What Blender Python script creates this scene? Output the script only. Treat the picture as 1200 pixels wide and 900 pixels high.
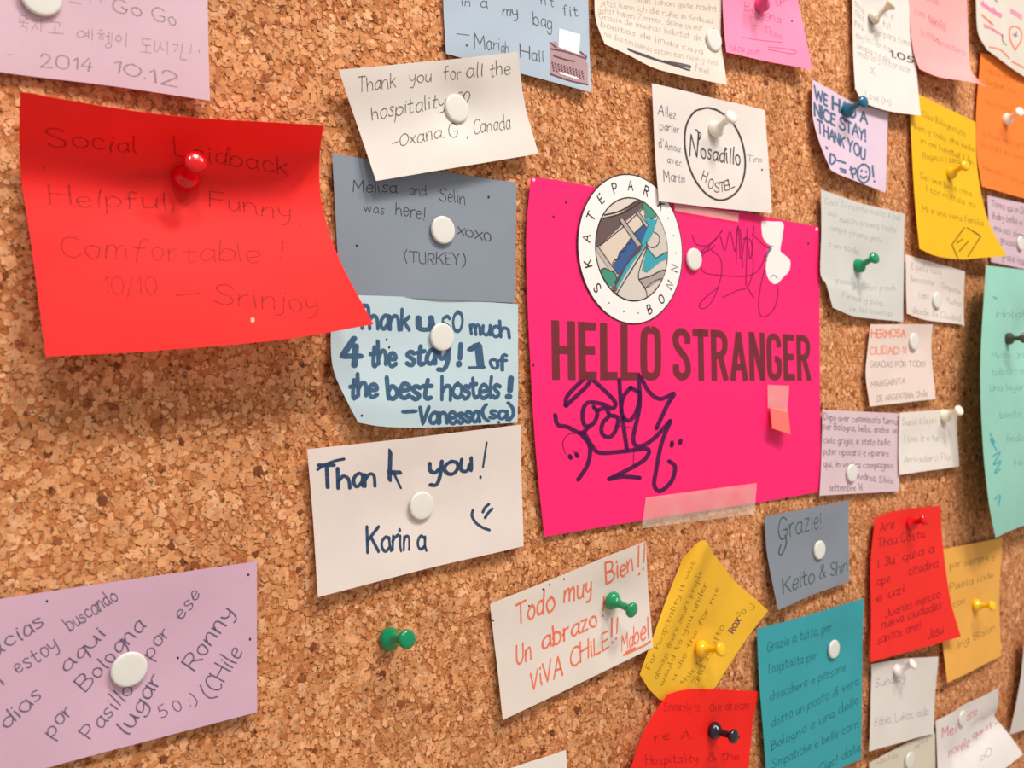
import bpy, bmesh, math, random
import numpy as np
from mathutils import Vector, Matrix
from mathutils.bvhtree import BVHTree
from mathutils.geometry import tessellate_polygon

for o in list(bpy.data.objects):
    bpy.data.objects.remove(o, do_unlink=True)
SC = bpy.context.scene
COL = SC.collection
random.seed(7)

# ---------------------------------------------------------------- camera
A = math.radians(38.0)          # angle between the view axis and the board's normal
PITCH = math.radians(-1.7)
FPX = 1020.0                    # focal length in pixels of the 1200 x 900 frame
cam_d = bpy.data.cameras.new('camera'); cam = bpy.data.objects.new('camera', cam_d); COL.objects.link(cam)
cam_d.sensor_width = 36.0; cam_d.lens = FPX / 1200 * 36.0
cam_d.clip_start = 0.01; cam_d.clip_end = 50
VDIR = Vector((math.sin(A) * math.cos(PITCH), math.cos(A) * math.cos(PITCH), math.sin(PITCH)))
AIM = Vector((0, 0, 1.5))       # board front is the plane y = 0
CAM = AIM - VDIR * 0.5
cam.location = CAM
cam.rotation_euler = (math.pi / 2 + PITCH, 0, -A)
cam_d.dof.use_dof = True; cam_d.dof.focus_distance = 0.47; cam_d.dof.aperture_fstop = 13.0
SC.camera = cam
RIGHT = Vector((math.cos(A), -math.sin(A), 0)); UP = RIGHT.cross(VDIR)

# ---------------------------------------------------------------- light and exposure
w = bpy.data.worlds.new('world'); SC.world = w; w.use_nodes = True
w.node_tree.nodes['Background'].inputs[0].default_value = (1.0, 0.955, 0.925, 1)
w.node_tree.nodes['Background'].inputs[1].default_value = 0.50

def lamp(name, loc, power, size, target=(0.25, 0, 1.45), col=(1.0, 0.95, 0.89)):
    l = bpy.data.lights.new(name, 'AREA'); l.shape = 'DISK'; l.size = size; l.energy = power; l.color = col
    o = bpy.data.objects.new(name, l); COL.objects.link(o); o.location = loc
    o.rotation_euler = (Vector(target) - Vector(loc)).to_track_quat('-Z', 'Y').to_euler()
    return o
lamp('ceiling_lamp', (0.20, -0.95, 3.1), 23.0, 0.30)
lamp('ceiling_lamp', (0.85, -1.15, 3.1), 16.0, 0.30)
lamp('ceiling_lamp', (-0.45, -1.20, 3.1), 14.0, 0.30)

SC.view_settings.view_transform = 'Standard'; SC.view_settings.look = 'None'
SC.view_settings.gamma = 1.0; SC.view_settings.use_curve_mapping = False
SC.view_settings.exposure = -0.07

# ---------------------------------------------------------------- helpers
def lin(c):
    return tuple((v / 255 / 12.92) if v / 255 <= 0.04045 else ((v / 255 + 0.055) / 1.055) ** 2.4 for v in c)
def ray(px, py):
    return (VDIR + RIGHT * ((px - 600) / FPX) - UP * ((py - 450) / FPX)).normalized()
def at(px, py, lift=0.0):
    """the point that stands LIFT metres in front of the board where the frame shows (px, py)"""
    d = ray(px, py); t = (-lift - CAM.y) / d.y
    return CAM + d * t
def tag(o, label, cat, group=None, kind=None):
    if label: o['label'] = label
    if cat: o['category'] = cat
    if group: o['group'] = group
    if kind: o['kind'] = kind
    return o
def link(name, verts, faces, mats, parent=None, smooth=False, matidx=None):
    me = bpy.data.meshes.new(name); me.from_pydata([tuple(v) for v in verts], [], faces)
    for m in (mats if isinstance(mats, (list, tuple)) else [mats]): me.materials.append(m)
    if matidx: me.polygons.foreach_set('material_index', matidx)
    if smooth: me.polygons.foreach_set('use_smooth', [True] * len(me.polygons))
    me.update()
    o = bpy.data.objects.new(name, me); COL.objects.link(o)
    if parent: o.parent = parent
    return o

# ---------------------------------------------------------------- materials
def newmat(name):
    m = bpy.data.materials.new(name); m.use_nodes = True
    nt = m.node_tree; return m, nt, nt.nodes['Principled BSDF']
_pm = {}
def paper(rgb, trans=0.18):
    key = (rgb, trans)
    if key in _pm: return _pm[key]
    m, nt, b = newmat('paper'); N = nt.nodes; L = nt.links
    c = lin(rgb)
    tc = N.new('ShaderNodeTexCoord')
    n1 = N.new('ShaderNodeTexNoise'); n1.inputs['Scale'].default_value = 35; n1.inputs['Detail'].default_value = 4
    n2 = N.new('ShaderNodeTexNoise'); n2.inputs['Scale'].default_value = 900; n2.inputs['Detail'].default_value = 3
    L.new(tc.outputs['Object'], n1.inputs['Vector']); L.new(tc.outputs['Object'], n2.inputs['Vector'])
    r = N.new('ShaderNodeMapRange'); r.inputs['To Min'].default_value = 0.93; r.inputs['To Max'].default_value = 1.05
    L.new(n1.outputs['Fac'], r.inputs['Value'])
    mx = N.new('ShaderNodeVectorMath'); mx.operation = 'SCALE'; mx.inputs[0].default_value = c
    L.new(r.outputs['Result'], mx.inputs['Scale'])
    L.new(mx.outputs['Vector'], b.inputs['Base Color'])
    b.inputs['Roughness'].default_value = 0.62; b.inputs['Specular IOR Level'].default_value = 0.3
    bp = N.new('ShaderNodeBump'); bp.inputs['Strength'].default_value = 0.12; bp.inputs['Distance'].default_value = 0.0002
    L.new(n2.outputs['Fac'], bp.inputs['Height'])
    bp2 = N.new('ShaderNodeBump'); bp2.inputs['Strength'].default_value = 0.25; bp2.inputs['Distance'].default_value = 0.0012
    L.new(n1.outputs['Fac'], bp2.inputs['Height']); L.new(bp.outputs['Normal'], bp2.inputs['Normal'])
    L.new(bp2.outputs['Normal'], b.inputs['Normal'])
    tr = N.new('ShaderNodeBsdfTranslucent'); L.new(mx.outputs['Vector'], tr.inputs['Color'])
    mix = N.new('ShaderNodeMixShader'); mix.inputs[0].default_value = trans
    L.new(b.outputs[0], mix.inputs[1]); L.new(tr.outputs[0], mix.inputs[2])
    L.new(mix.outputs[0], N['Material Output'].inputs['Surface'])
    _pm[key] = m; return m
_im = {}
def ink(rgb, alpha=1.0, rough=0.6):
    key = (rgb, alpha, rough)
    if key in _im: return _im[key]
    m, nt, b = newmat('ink')
    b.inputs['Base Color'].default_value = (*lin(rgb), 1); b.inputs['Roughness'].default_value = rough
    b.inputs['Alpha'].default_value = alpha; b.inputs['Specular IOR Level'].default_value = 0.25
    N = nt.nodes; L = nt.links
    if alpha < 1:                                   # the pen skips over the grain of the paper
        tc = N.new('ShaderNodeTexCoord'); n = N.new('ShaderNodeTexNoise'); n.inputs['Scale'].default_value = 700
        L.new(tc.outputs['Object'], n.inputs['Vector'])
        r = N.new('ShaderNodeMapRange'); r.inputs['From Min'].default_value = 0.3; r.inputs['From Max'].default_value = 0.7
        r.inputs['To Min'].default_value = max(0, alpha - 0.22); r.inputs['To Max'].default_value = min(1, alpha + 0.22)
        L.new(n.outputs['Fac'], r.inputs['Value']); L.new(r.outputs['Result'], b.inputs['Alpha'])
    _im[key] = m; return m
_pl = {}
def plastic(rgb, rough=0.25, sub=0.0, trans=0.0):
    key = (rgb, rough, trans)
    if key in _pl: return _pl[key]
    m, nt, b = newmat('plastic'); N = nt.nodes; L = nt.links
    b.inputs['Base Color'].default_value = (*lin(rgb), 1); b.inputs['Roughness'].default_value = rough
    b.inputs['Transmission Weight'].default_value = trans
    tc = N.new('ShaderNodeTexCoord'); n = N.new('ShaderNodeTexNoise'); n.inputs['Scale'].default_value = 500
    L.new(tc.outputs['Object'], n.inputs['Vector'])
    r = N.new('ShaderNodeMapRange'); r.inputs['To Min'].default_value = rough * 0.8; r.inputs['To Max'].default_value = rough * 1.25
    L.new(n.outputs['Fac'], r.inputs['Value']); L.new(r.outputs['Result'], b.inputs['Roughness'])
    _pl[key] = m; return m
steel, _nt, _b = newmat('steel'); _b.inputs['Metallic'].default_value = 1; _b.inputs['Base Color'].default_value = (.7, .68, .65, 1); _b.inputs['Roughness'].default_value = .25
tape_m, _nt, _b = newmat('clear_tape')
_b.inputs['Base Color'].default_value = (*lin((238, 222, 205)), 1); _b.inputs['Roughness'].default_value = .22
_b.inputs['Alpha'].default_value = .30
_n = _nt.nodes.new('ShaderNodeTexNoise'); _n.inputs['Scale'].default_value = 60
_tc = _nt.nodes.new('ShaderNodeTexCoord'); _nt.links.new(_tc.outputs['Object'], _n.inputs['Vector'])
_r = _nt.nodes.new('ShaderNodeMapRange'); _r.inputs['To Min'].default_value = .10; _r.inputs['To Max'].default_value = .30
_nt.links.new(_n.outputs['Fac'], _r.inputs['Value']); _nt.links.new(_r.outputs['Result'], _b.inputs['Alpha'])

# cork: crumbs pressed together; the colour of each crumb comes from its own attribute
def cork_material(chips):
    m, nt, b = newmat('cork_crumb' if chips else 'cork'); N = nt.nodes; L = nt.links
    tc = N.new('ShaderNodeTexCoord')
    n = N.new('ShaderNodeTexNoise'); n.inputs['Scale'].default_value = 420; n.inputs['Detail'].default_value = 4; n.inputs['Roughness'].default_value = .65
    L.new(tc.outputs['Object'], n.inputs['Vector'])
    b.inputs['Roughness'].default_value = .85; b.inputs['Specular IOR Level'].default_value = .2
    bp = N.new('ShaderNodeBump'); bp.inputs['Strength'].default_value = .5; bp.inputs['Distance'].default_value = .0006
    # small dark grains and pores between and on the crumbs
    n3 = N.new('ShaderNodeTexNoise'); n3.inputs['Scale'].default_value = 480; n3.inputs['Detail'].default_value = 3; n3.inputs['Roughness'].default_value = .7
    L.new(tc.outputs['Object'], n3.inputs['Vector'])
    n4 = N.new('ShaderNodeTexNoise'); n4.inputs['Scale'].default_value = 26; n4.inputs['Detail'].default_value = 2; L.new(tc.outputs['Object'], n4.inputs['Vector'])
    pore = N.new('ShaderNodeMapRange'); pore.inputs['From Min'].default_value = .375; pore.inputs['From Max'].default_value = .44
    pore.inputs['To Min'].default_value = .30; pore.inputs['To Max'].default_value = 1.0; L.new(n3.outputs['Fac'], pore.inputs['Value'])
    r = N.new('ShaderNodeMapRange'); r.inputs['From Min'].default_value = .3; r.inputs['From Max'].default_value = .7
    r.inputs['To Min'].default_value = .84; r.inputs['To Max'].default_value = 1.16; L.new(n.outputs['Fac'], r.inputs['Value'])
    r4 = N.new('ShaderNodeMapRange'); r4.inputs['From Min'].default_value = .3; r4.inputs['From Max'].default_value = .7
    r4.inputs['To Min'].default_value = .92; r4.inputs['To Max'].default_value = 1.08; L.new(n4.outputs['Fac'], r4.inputs['Value'])
    m1 = N.new('ShaderNodeMath'); m1.operation = 'MULTIPLY'; L.new(pore.outputs['Result'], m1.inputs[0]); L.new(r.outputs['Result'], m1.inputs[1])
    m2 = N.new('ShaderNodeMath'); m2.operation = 'MULTIPLY'; L.new(m1.outputs[0], m2.inputs[0]); L.new(r4.outputs['Result'], m2.inputs[1])
    s = N.new('ShaderNodeVectorMath'); s.operation = 'SCALE'; L.new(m2.outputs[0], s.inputs['Scale']); L.new(s.outputs['Vector'], b.inputs['Base Color'])
    L.new(n.outputs['Fac'], bp.inputs['Height']); bp.inputs['Strength'].default_value = .3; bp.inputs['Distance'].default_value = .0004
    if chips:
        at_ = N.new('ShaderNodeAttribute'); at_.attribute_name = 'crumb'; L.new(at_.outputs['Color'], s.inputs[0])
    else: s.inputs[0].default_value = lin((186, 116, 68))
    L.new(bp.outputs['Normal'], b.inputs['Normal'])
    return m

# ---------------------------------------------------------------- setting
wall_m, _nt, _b = newmat('wall_paint'); _b.inputs['Base Color'].default_value = (*lin((226, 216, 202)), 1); _b.inputs['Roughness'].default_value = .8
_n = _nt.nodes.new('ShaderNodeTexNoise'); _n.inputs['Scale'].default_value = 90; _bp = _nt.nodes.new('ShaderNodeBump'); _bp.inputs['Strength'].default_value = .1
_nt.links.new(_n.outputs['Fac'], _bp.inputs['Height']); _nt.links.new(_bp.outputs['Normal'], _b.inputs['Normal'])
def box(name, x0, x1, y0, y1, z0, z1, m, parent=None):
    v = [(x, y, z) for x in (x0, x1) for y in (y0, y1) for z in (z0, z1)]
    f = [(0, 1, 3, 2), (4, 6, 7, 5), (0, 4, 5, 1), (2, 3, 7, 6), (0, 2, 6, 4), (1, 5, 7, 3)]
    return link(name, v, f, m, parent)
tag(box('wall_back', -3, 4, .0121, .12, 0, 3.2, wall_m), None, None, kind='structure')

board = bpy.data.objects.new('cork_board', None); COL.objects.link(board); board.location = (0.5, 0.006, 0.8)
tag(board, 'large natural brown cork pin board that all the notes and pins are stuck into', 'pin board')
sheet = box('cork_sheet', -1.4, 1.6, 0, .012, .8, 2.2, cork_material(False), board)
sheet.matrix_parent_inverse = Matrix.Translation(-board.location)
def crumbs():
    rs = np.random.RandomState(3)
    def field(x0, x1, p, r0, sg):
        z0, z1 = 1.03, 1.94
        nx, nz = int((x1 - x0) / p), int((z1 - z0) / (p * .87))
        gx, gz = np.meshgrid(np.arange(nx), np.arange(nz))
        x = x0 + (gx + .5 * (gz % 2) + rs.uniform(-.42, .42, gx.shape)) * p; z = z0 + (gz + rs.uniform(-.42, .42, gx.shape)) * p * .87
        return x.ravel(), z.ravel(), np.clip(r0 * np.exp(rs.normal(0, sg, x.size)), .0009, .0056)
    f = [field(-.31, .30, .0031, .0022, .36), field(.30, .60, .0034, .0024, .36), field(.60, .94, .0044, .0031, .34)]
    cx, cz, rad = [np.concatenate(q) for q in zip(*f)]
    n = len(cx)
    k = 6
    hgt = .00010 + .00036 * rs.rand(n) + (.0035 - rad) * .03
    ang = (np.arange(k)[None, :] + rs.uniform(-.32, .32, (n, k))) * 2 * math.pi / k + rs.rand(n)[:, None] * 6.28
    rr = rad[:, None] * rs.uniform(.7, 1.12, (n, k))
    el = rs.uniform(.65, 1.0, n)[:, None]; th = rs.rand(n)[:, None] * 6.28
    px, pz = rr * np.cos(ang), rr * np.sin(ang) * el
    qx = px * np.cos(th) - pz * np.sin(th); qz = px * np.sin(th) + pz * np.cos(th)
    tilt = rs.uniform(-.05, .05, (n, 2))
    V = np.zeros((n, 2 * k, 3))
    V[:, :k, 0] = cx[:, None] + qx; V[:, :k, 2] = cz[:, None] + qz; V[:, :k, 1] = .0003
    V[:, k:, 0] = cx[:, None] + qx * .9; V[:, k:, 2] = cz[:, None] + qz * .9
    V[:, k:, 1] = -hgt[:, None] + tilt[:, :1] * qx + tilt[:, 1:] * qz
    V[:, k:, 1] = np.minimum(V[:, k:, 1], -.00004)
    base = (np.arange(n) * 2 * k)[:, None]
    top = base + (2 * k - 1 - np.arange(k))[None, :]
    i = np.arange(k); j = (i + 1) % k
    side = np.stack([i, j, j + k, i + k], 1)[None] + base[:, :, None]
    loops = np.concatenate([top.reshape(n, -1), side.reshape(n, -1)], 1).ravel()
    per = np.array([k] + [4] * k); tot = np.tile(per, n); start = np.concatenate([[0], np.cumsum(tot)[:-1]])
    me = bpy.data.meshes.new('cork_crumbs')
    me.vertices.add(n * 2 * k); me.vertices.foreach_set('co', V.ravel())
    me.loops.add(len(loops)); me.loops.foreach_set('vertex_index', loops)
    me.polygons.add(len(tot)); me.polygons.foreach_set('loop_start', start); me.polygons.foreach_set('loop_total', tot)
    pal = np.array([lin(c) for c in [(218, 156, 108), (213, 149, 101), (207, 142, 93), (200, 133, 84), (229, 170, 124), (190, 121, 74), (176, 106, 62), (150, 86, 50), (122, 68, 42)]])
    pr = np.array([.19, .22, .21, .15, .09, .07, .04, .02, .01])
    idx = rs.choice(len(pal), n, p=pr / pr.sum())
    c = pal[idx] * rs.uniform(.88, 1.12, (n, 1))
    a = me.attributes.new('crumb', 'FLOAT_COLOR', 'POINT')
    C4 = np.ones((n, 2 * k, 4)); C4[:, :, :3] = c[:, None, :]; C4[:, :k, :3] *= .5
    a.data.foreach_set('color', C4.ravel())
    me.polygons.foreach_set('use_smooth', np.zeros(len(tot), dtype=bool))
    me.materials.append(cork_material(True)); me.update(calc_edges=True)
    o = bpy.data.objects.new('cork_crumbs', me); COL.objects.link(o); o.parent = board
    o.matrix_parent_inverse = Matrix.Translation(-board.location)
    o['kind'] = 'stuff'
crumbs()

# ---------------------------------------------------------------- sheets of paper
def catmull(P, n):
    """n+1 points along the smooth curve through P, evenly by length"""
    P = [Vector(p) for p in P]
    if len(P) == 2: return [P[0].lerp(P[1], i / n) for i in range(n + 1)]
    Q = [P[0] * 2 - P[1]] + P + [P[-1] * 2 - P[-2]]
    out = []
    for i in range(1, len(Q) - 2):
        a, b, c, d = Q[i - 1:i + 3]
        for s in range(12):
            t = s / 12
            out.append(.5 * ((2 * b) + (c - a) * t + (2 * a - 5 * b + 4 * c - d) * t * t + (3 * b - a - 3 * c + d) * t ** 3))
    out.append(P[-1]); return resample(out, n)
def resample(out, n):
    L = [0]
    for a, b in zip(out, out[1:]): L.append(L[-1] + (b - a).length)
    res = []; j = 0
    for i in range(n + 1):
        t = L[-1] * i / n
        while j < len(L) - 2 and L[j + 1] < t: j += 1
        f = (t - L[j]) / max(1e-9, L[j + 1] - L[j]); res.append(out[j].lerp(out[j + 1], min(1, max(0, f))))
    return res
def poly(P, n): return resample([Vector(p) for p in P], n)

class Sheet: pass
SH = {}
def sheet_mesh(name, TL, TR, BR, BL, t=(), r=(), b=(), l=(), mat=None, thick=.00014, n=26, press=(), parent=None, sharp='', wob=.0003, seed=0, snap=()):
    def E(P0, mids, P1, key):
        pts = [at(*p) for p in (P0, *mids, P1)]
        return poly(pts, n) if key in sharp else catmull(pts, n)
    T = E(TL, t, TR, 't'); R = E(TR, r, BR, 'r'); B = E(BL, b, BR, 'b'); Lf = E(TL, l, BL, 'l')
    rs = random.Random(seed); ph = [rs.uniform(0, 6.28) for _ in range(4)]
    G = []
    pr = [(at(p[0], p[1]), p[2], p[3]) for p in press]
    for j in range(n + 1):
        v = j / n
        for i in range(n + 1):
            u = i / n
            P = T[i] * (1 - v) + B[i] * v + Lf[j] * (1 - u) + R[j] * u - (T[0] * (1 - u) * (1 - v) + T[n] * u * (1 - v) + B[0] * (1 - u) * v + B[n] * u * v)
            for c, d, s in pr:
                q = math.hypot(P.x - c.x, P.z - c.z); P.y += d * math.exp(-(q / s) ** 2)
            P.y -= wob * (math.sin(u * 5 + ph[0]) * math.sin(v * 4 + ph[1]) + .5 * math.sin(u * 11 + v * 7 + ph[2]))
            P.y = min(P.y, -.0008)
            G.append(P)
    m = n + 1
    front = [(j * m + i, (j + 1) * m + i, (j + 1) * m + i + 1, j * m + i + 1) for j in range(n) for i in range(n)]
    nr = [Vector() for _ in G]
    for f in front:
        nn = (G[f[2]] - G[f[0]]).cross(G[f[3]] - G[f[1]])
        for k in f: nr[k] += nn
    s = -1 if sum(q.y for q in nr) > 0 else 1
    nr = [(q * s).normalized() for q in nr]
    back = [p - q * thick for p, q in zip(G, nr)]
    K = len(G)
    ff = front if s == 1 else [f[::-1] for f in front]
    faces = ff + [tuple(k + K for k in f[::-1]) for f in ff]
    bd = [i for i in range(m)] + [j * m + n for j in range(1, m)] + [n * m + i for i in range(n - 1, -1, -1)] + [j * m for j in range(n - 1, 0, -1)]
    rim = [G[q].copy() for q in bd] + [back[q].copy() for q in bd]; nb = len(bd)
    for q in range(nb):
        a, c = 2 * K + q, 2 * K + (q + 1) % nb
        faces.append((a, c, c + nb, a + nb) if s == 1 else (c, a, a + nb, c + nb))
    ctr = G[(n // 2) * m + n // 2].copy()
    o = bpy.data.objects.new(name, None)
    S = Sheet(); S.bvh = BVHTree.FromPolygons(G, front); S.n = s; S.G = G
    if parent is None:
        loc = ctr
        ob = link(name, [p - loc for p in G + back + rim], faces, mat, None, True); ob.location = loc
    else:
        loc = parent.location
        ob = link(name, [p - loc for p in G + back + rim], faces, mat, parent, True)
    bpy.data.objects.remove(o)
    for p_ in list(ob.data.polygons)[2 * len(front):]: p_.use_smooth = False
    S.o = ob; S.loc = loc
    return S
def hit(S, px, py, off=0.0):
    d = ray(px, py); h = S.bvh.ray_cast(CAM, d, 5)
    if h[0] is None: return None
    nn = h[1]
    if nn.dot(d) > 0: nn = -nn
    return h[0] + nn * off
def note(key, rgb, label, cat='note', trans=.16, group='paper notes pinned to the cork board', name='paper_note', **k):
    k.setdefault('seed', len(SH) + 1)
    S = sheet_mesh(name, mat=paper(rgb, trans), **k)
    tag(S.o, label, cat, group); SH[key] = S
    return S

# ---------------------------------------------------------------- pen strokes
INKOFF = .00010
class Ink:
    """collects pen strokes in frame pixels, then lays them on the sheet they are written on"""
    def __init__(s, S, mat, name='handwriting', off=INKOFF):
        s.S, s.mat, s.name, s.off = S, mat, name, off; s.V = []; s.F = []
    def add(s, pts, faces):
        b = len(s.V); s.V += [hit(s.S, x, y, s.off) for x, y in pts]
        s.F += [tuple(b + i for i in f) for f in faces]
    def done(s):
        F = [f for f in s.F if all(s.V[i] is not None for i in f)]
        if not F: return None
        used = sorted({i for f in F for i in f}); mp = {a: b for b, a in enumerate(used)}
        V = [s.V[i] - s.S.loc for i in used]
        return link(s.name, V, [tuple(mp[i] for i in f) for f in F], s.mat, s.S.o)
def ribbon(P, wd, taper=False):
    """flat pen stroke through P with rounded ends; returns points and faces"""
    V = []; F = []
    Q = [P[0]]
    for p in P[1:]:
        if math.hypot(p[0] - Q[-1][0], p[1] - Q[-1][1]) > wd * .08: Q.append(p)
    if len(Q) == 1:
        x, y = Q[0]; k = 8
        return [(x + wd * .6 * math.cos(i * 6.2832 / k), y + wd * .6 * math.sin(i * 6.2832 / k)) for i in range(k)], [tuple(range(k))]
    n = len(Q); h = wd / 2
    for i, (x, y) in enumerate(Q):
        a = Q[max(0, i - 1)]; c = Q[min(n - 1, i + 1)]
        dx, dy = c[0] - a[0], c[1] - a[1]; l = math.hypot(dx, dy) or 1e-9; dx /= l; dy /= l
        g = h
        V += [(x - dy * g, y + dx * g), (x + dy * g, y - dx * g)]
        if i: F.append((2 * i - 2, 2 * i - 1, 2 * i + 1, 2 * i))
    for (x, y) in (Q[0], Q[-1]):
        b = len(V); V += [(x + h * math.cos(i * .7854), y + h * math.sin(i * .7854)) for i in range(8)]; F.append(tuple(range(b, b + 8)))
    return V, F
def smooth2(P, step):
    P3 = [Vector((p[0], p[1], 0)) for p in P]
    if len(P) < 3: 
        L = (P3[1] - P3[0]).length if len(P3) > 1 else 0
        if L == 0: return [tuple(P3[0][:2])]
        k = max(1, int(L / step)); return [tuple(P3[0].lerp(P3[1], i / k)[:2]) for i in range(k + 1)]
    L = sum((b - a).length for a, b in zip(P3, P3[1:]))
    return [tuple(p[:2]) for p in catmull(P3, max(3, int(L / step)))]
def straight2(P, step):
    out = []
    for a, b in zip(P, P[1:]):
        L = math.hypot(b[0] - a[0], b[1] - a[1]); k = max(1, int(L / step))
        out += [(a[0] + (b[0] - a[0]) * i / k, a[1] + (b[1] - a[1]) * i / k) for i in range(k)]
    return out + [P[-1]]

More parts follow.
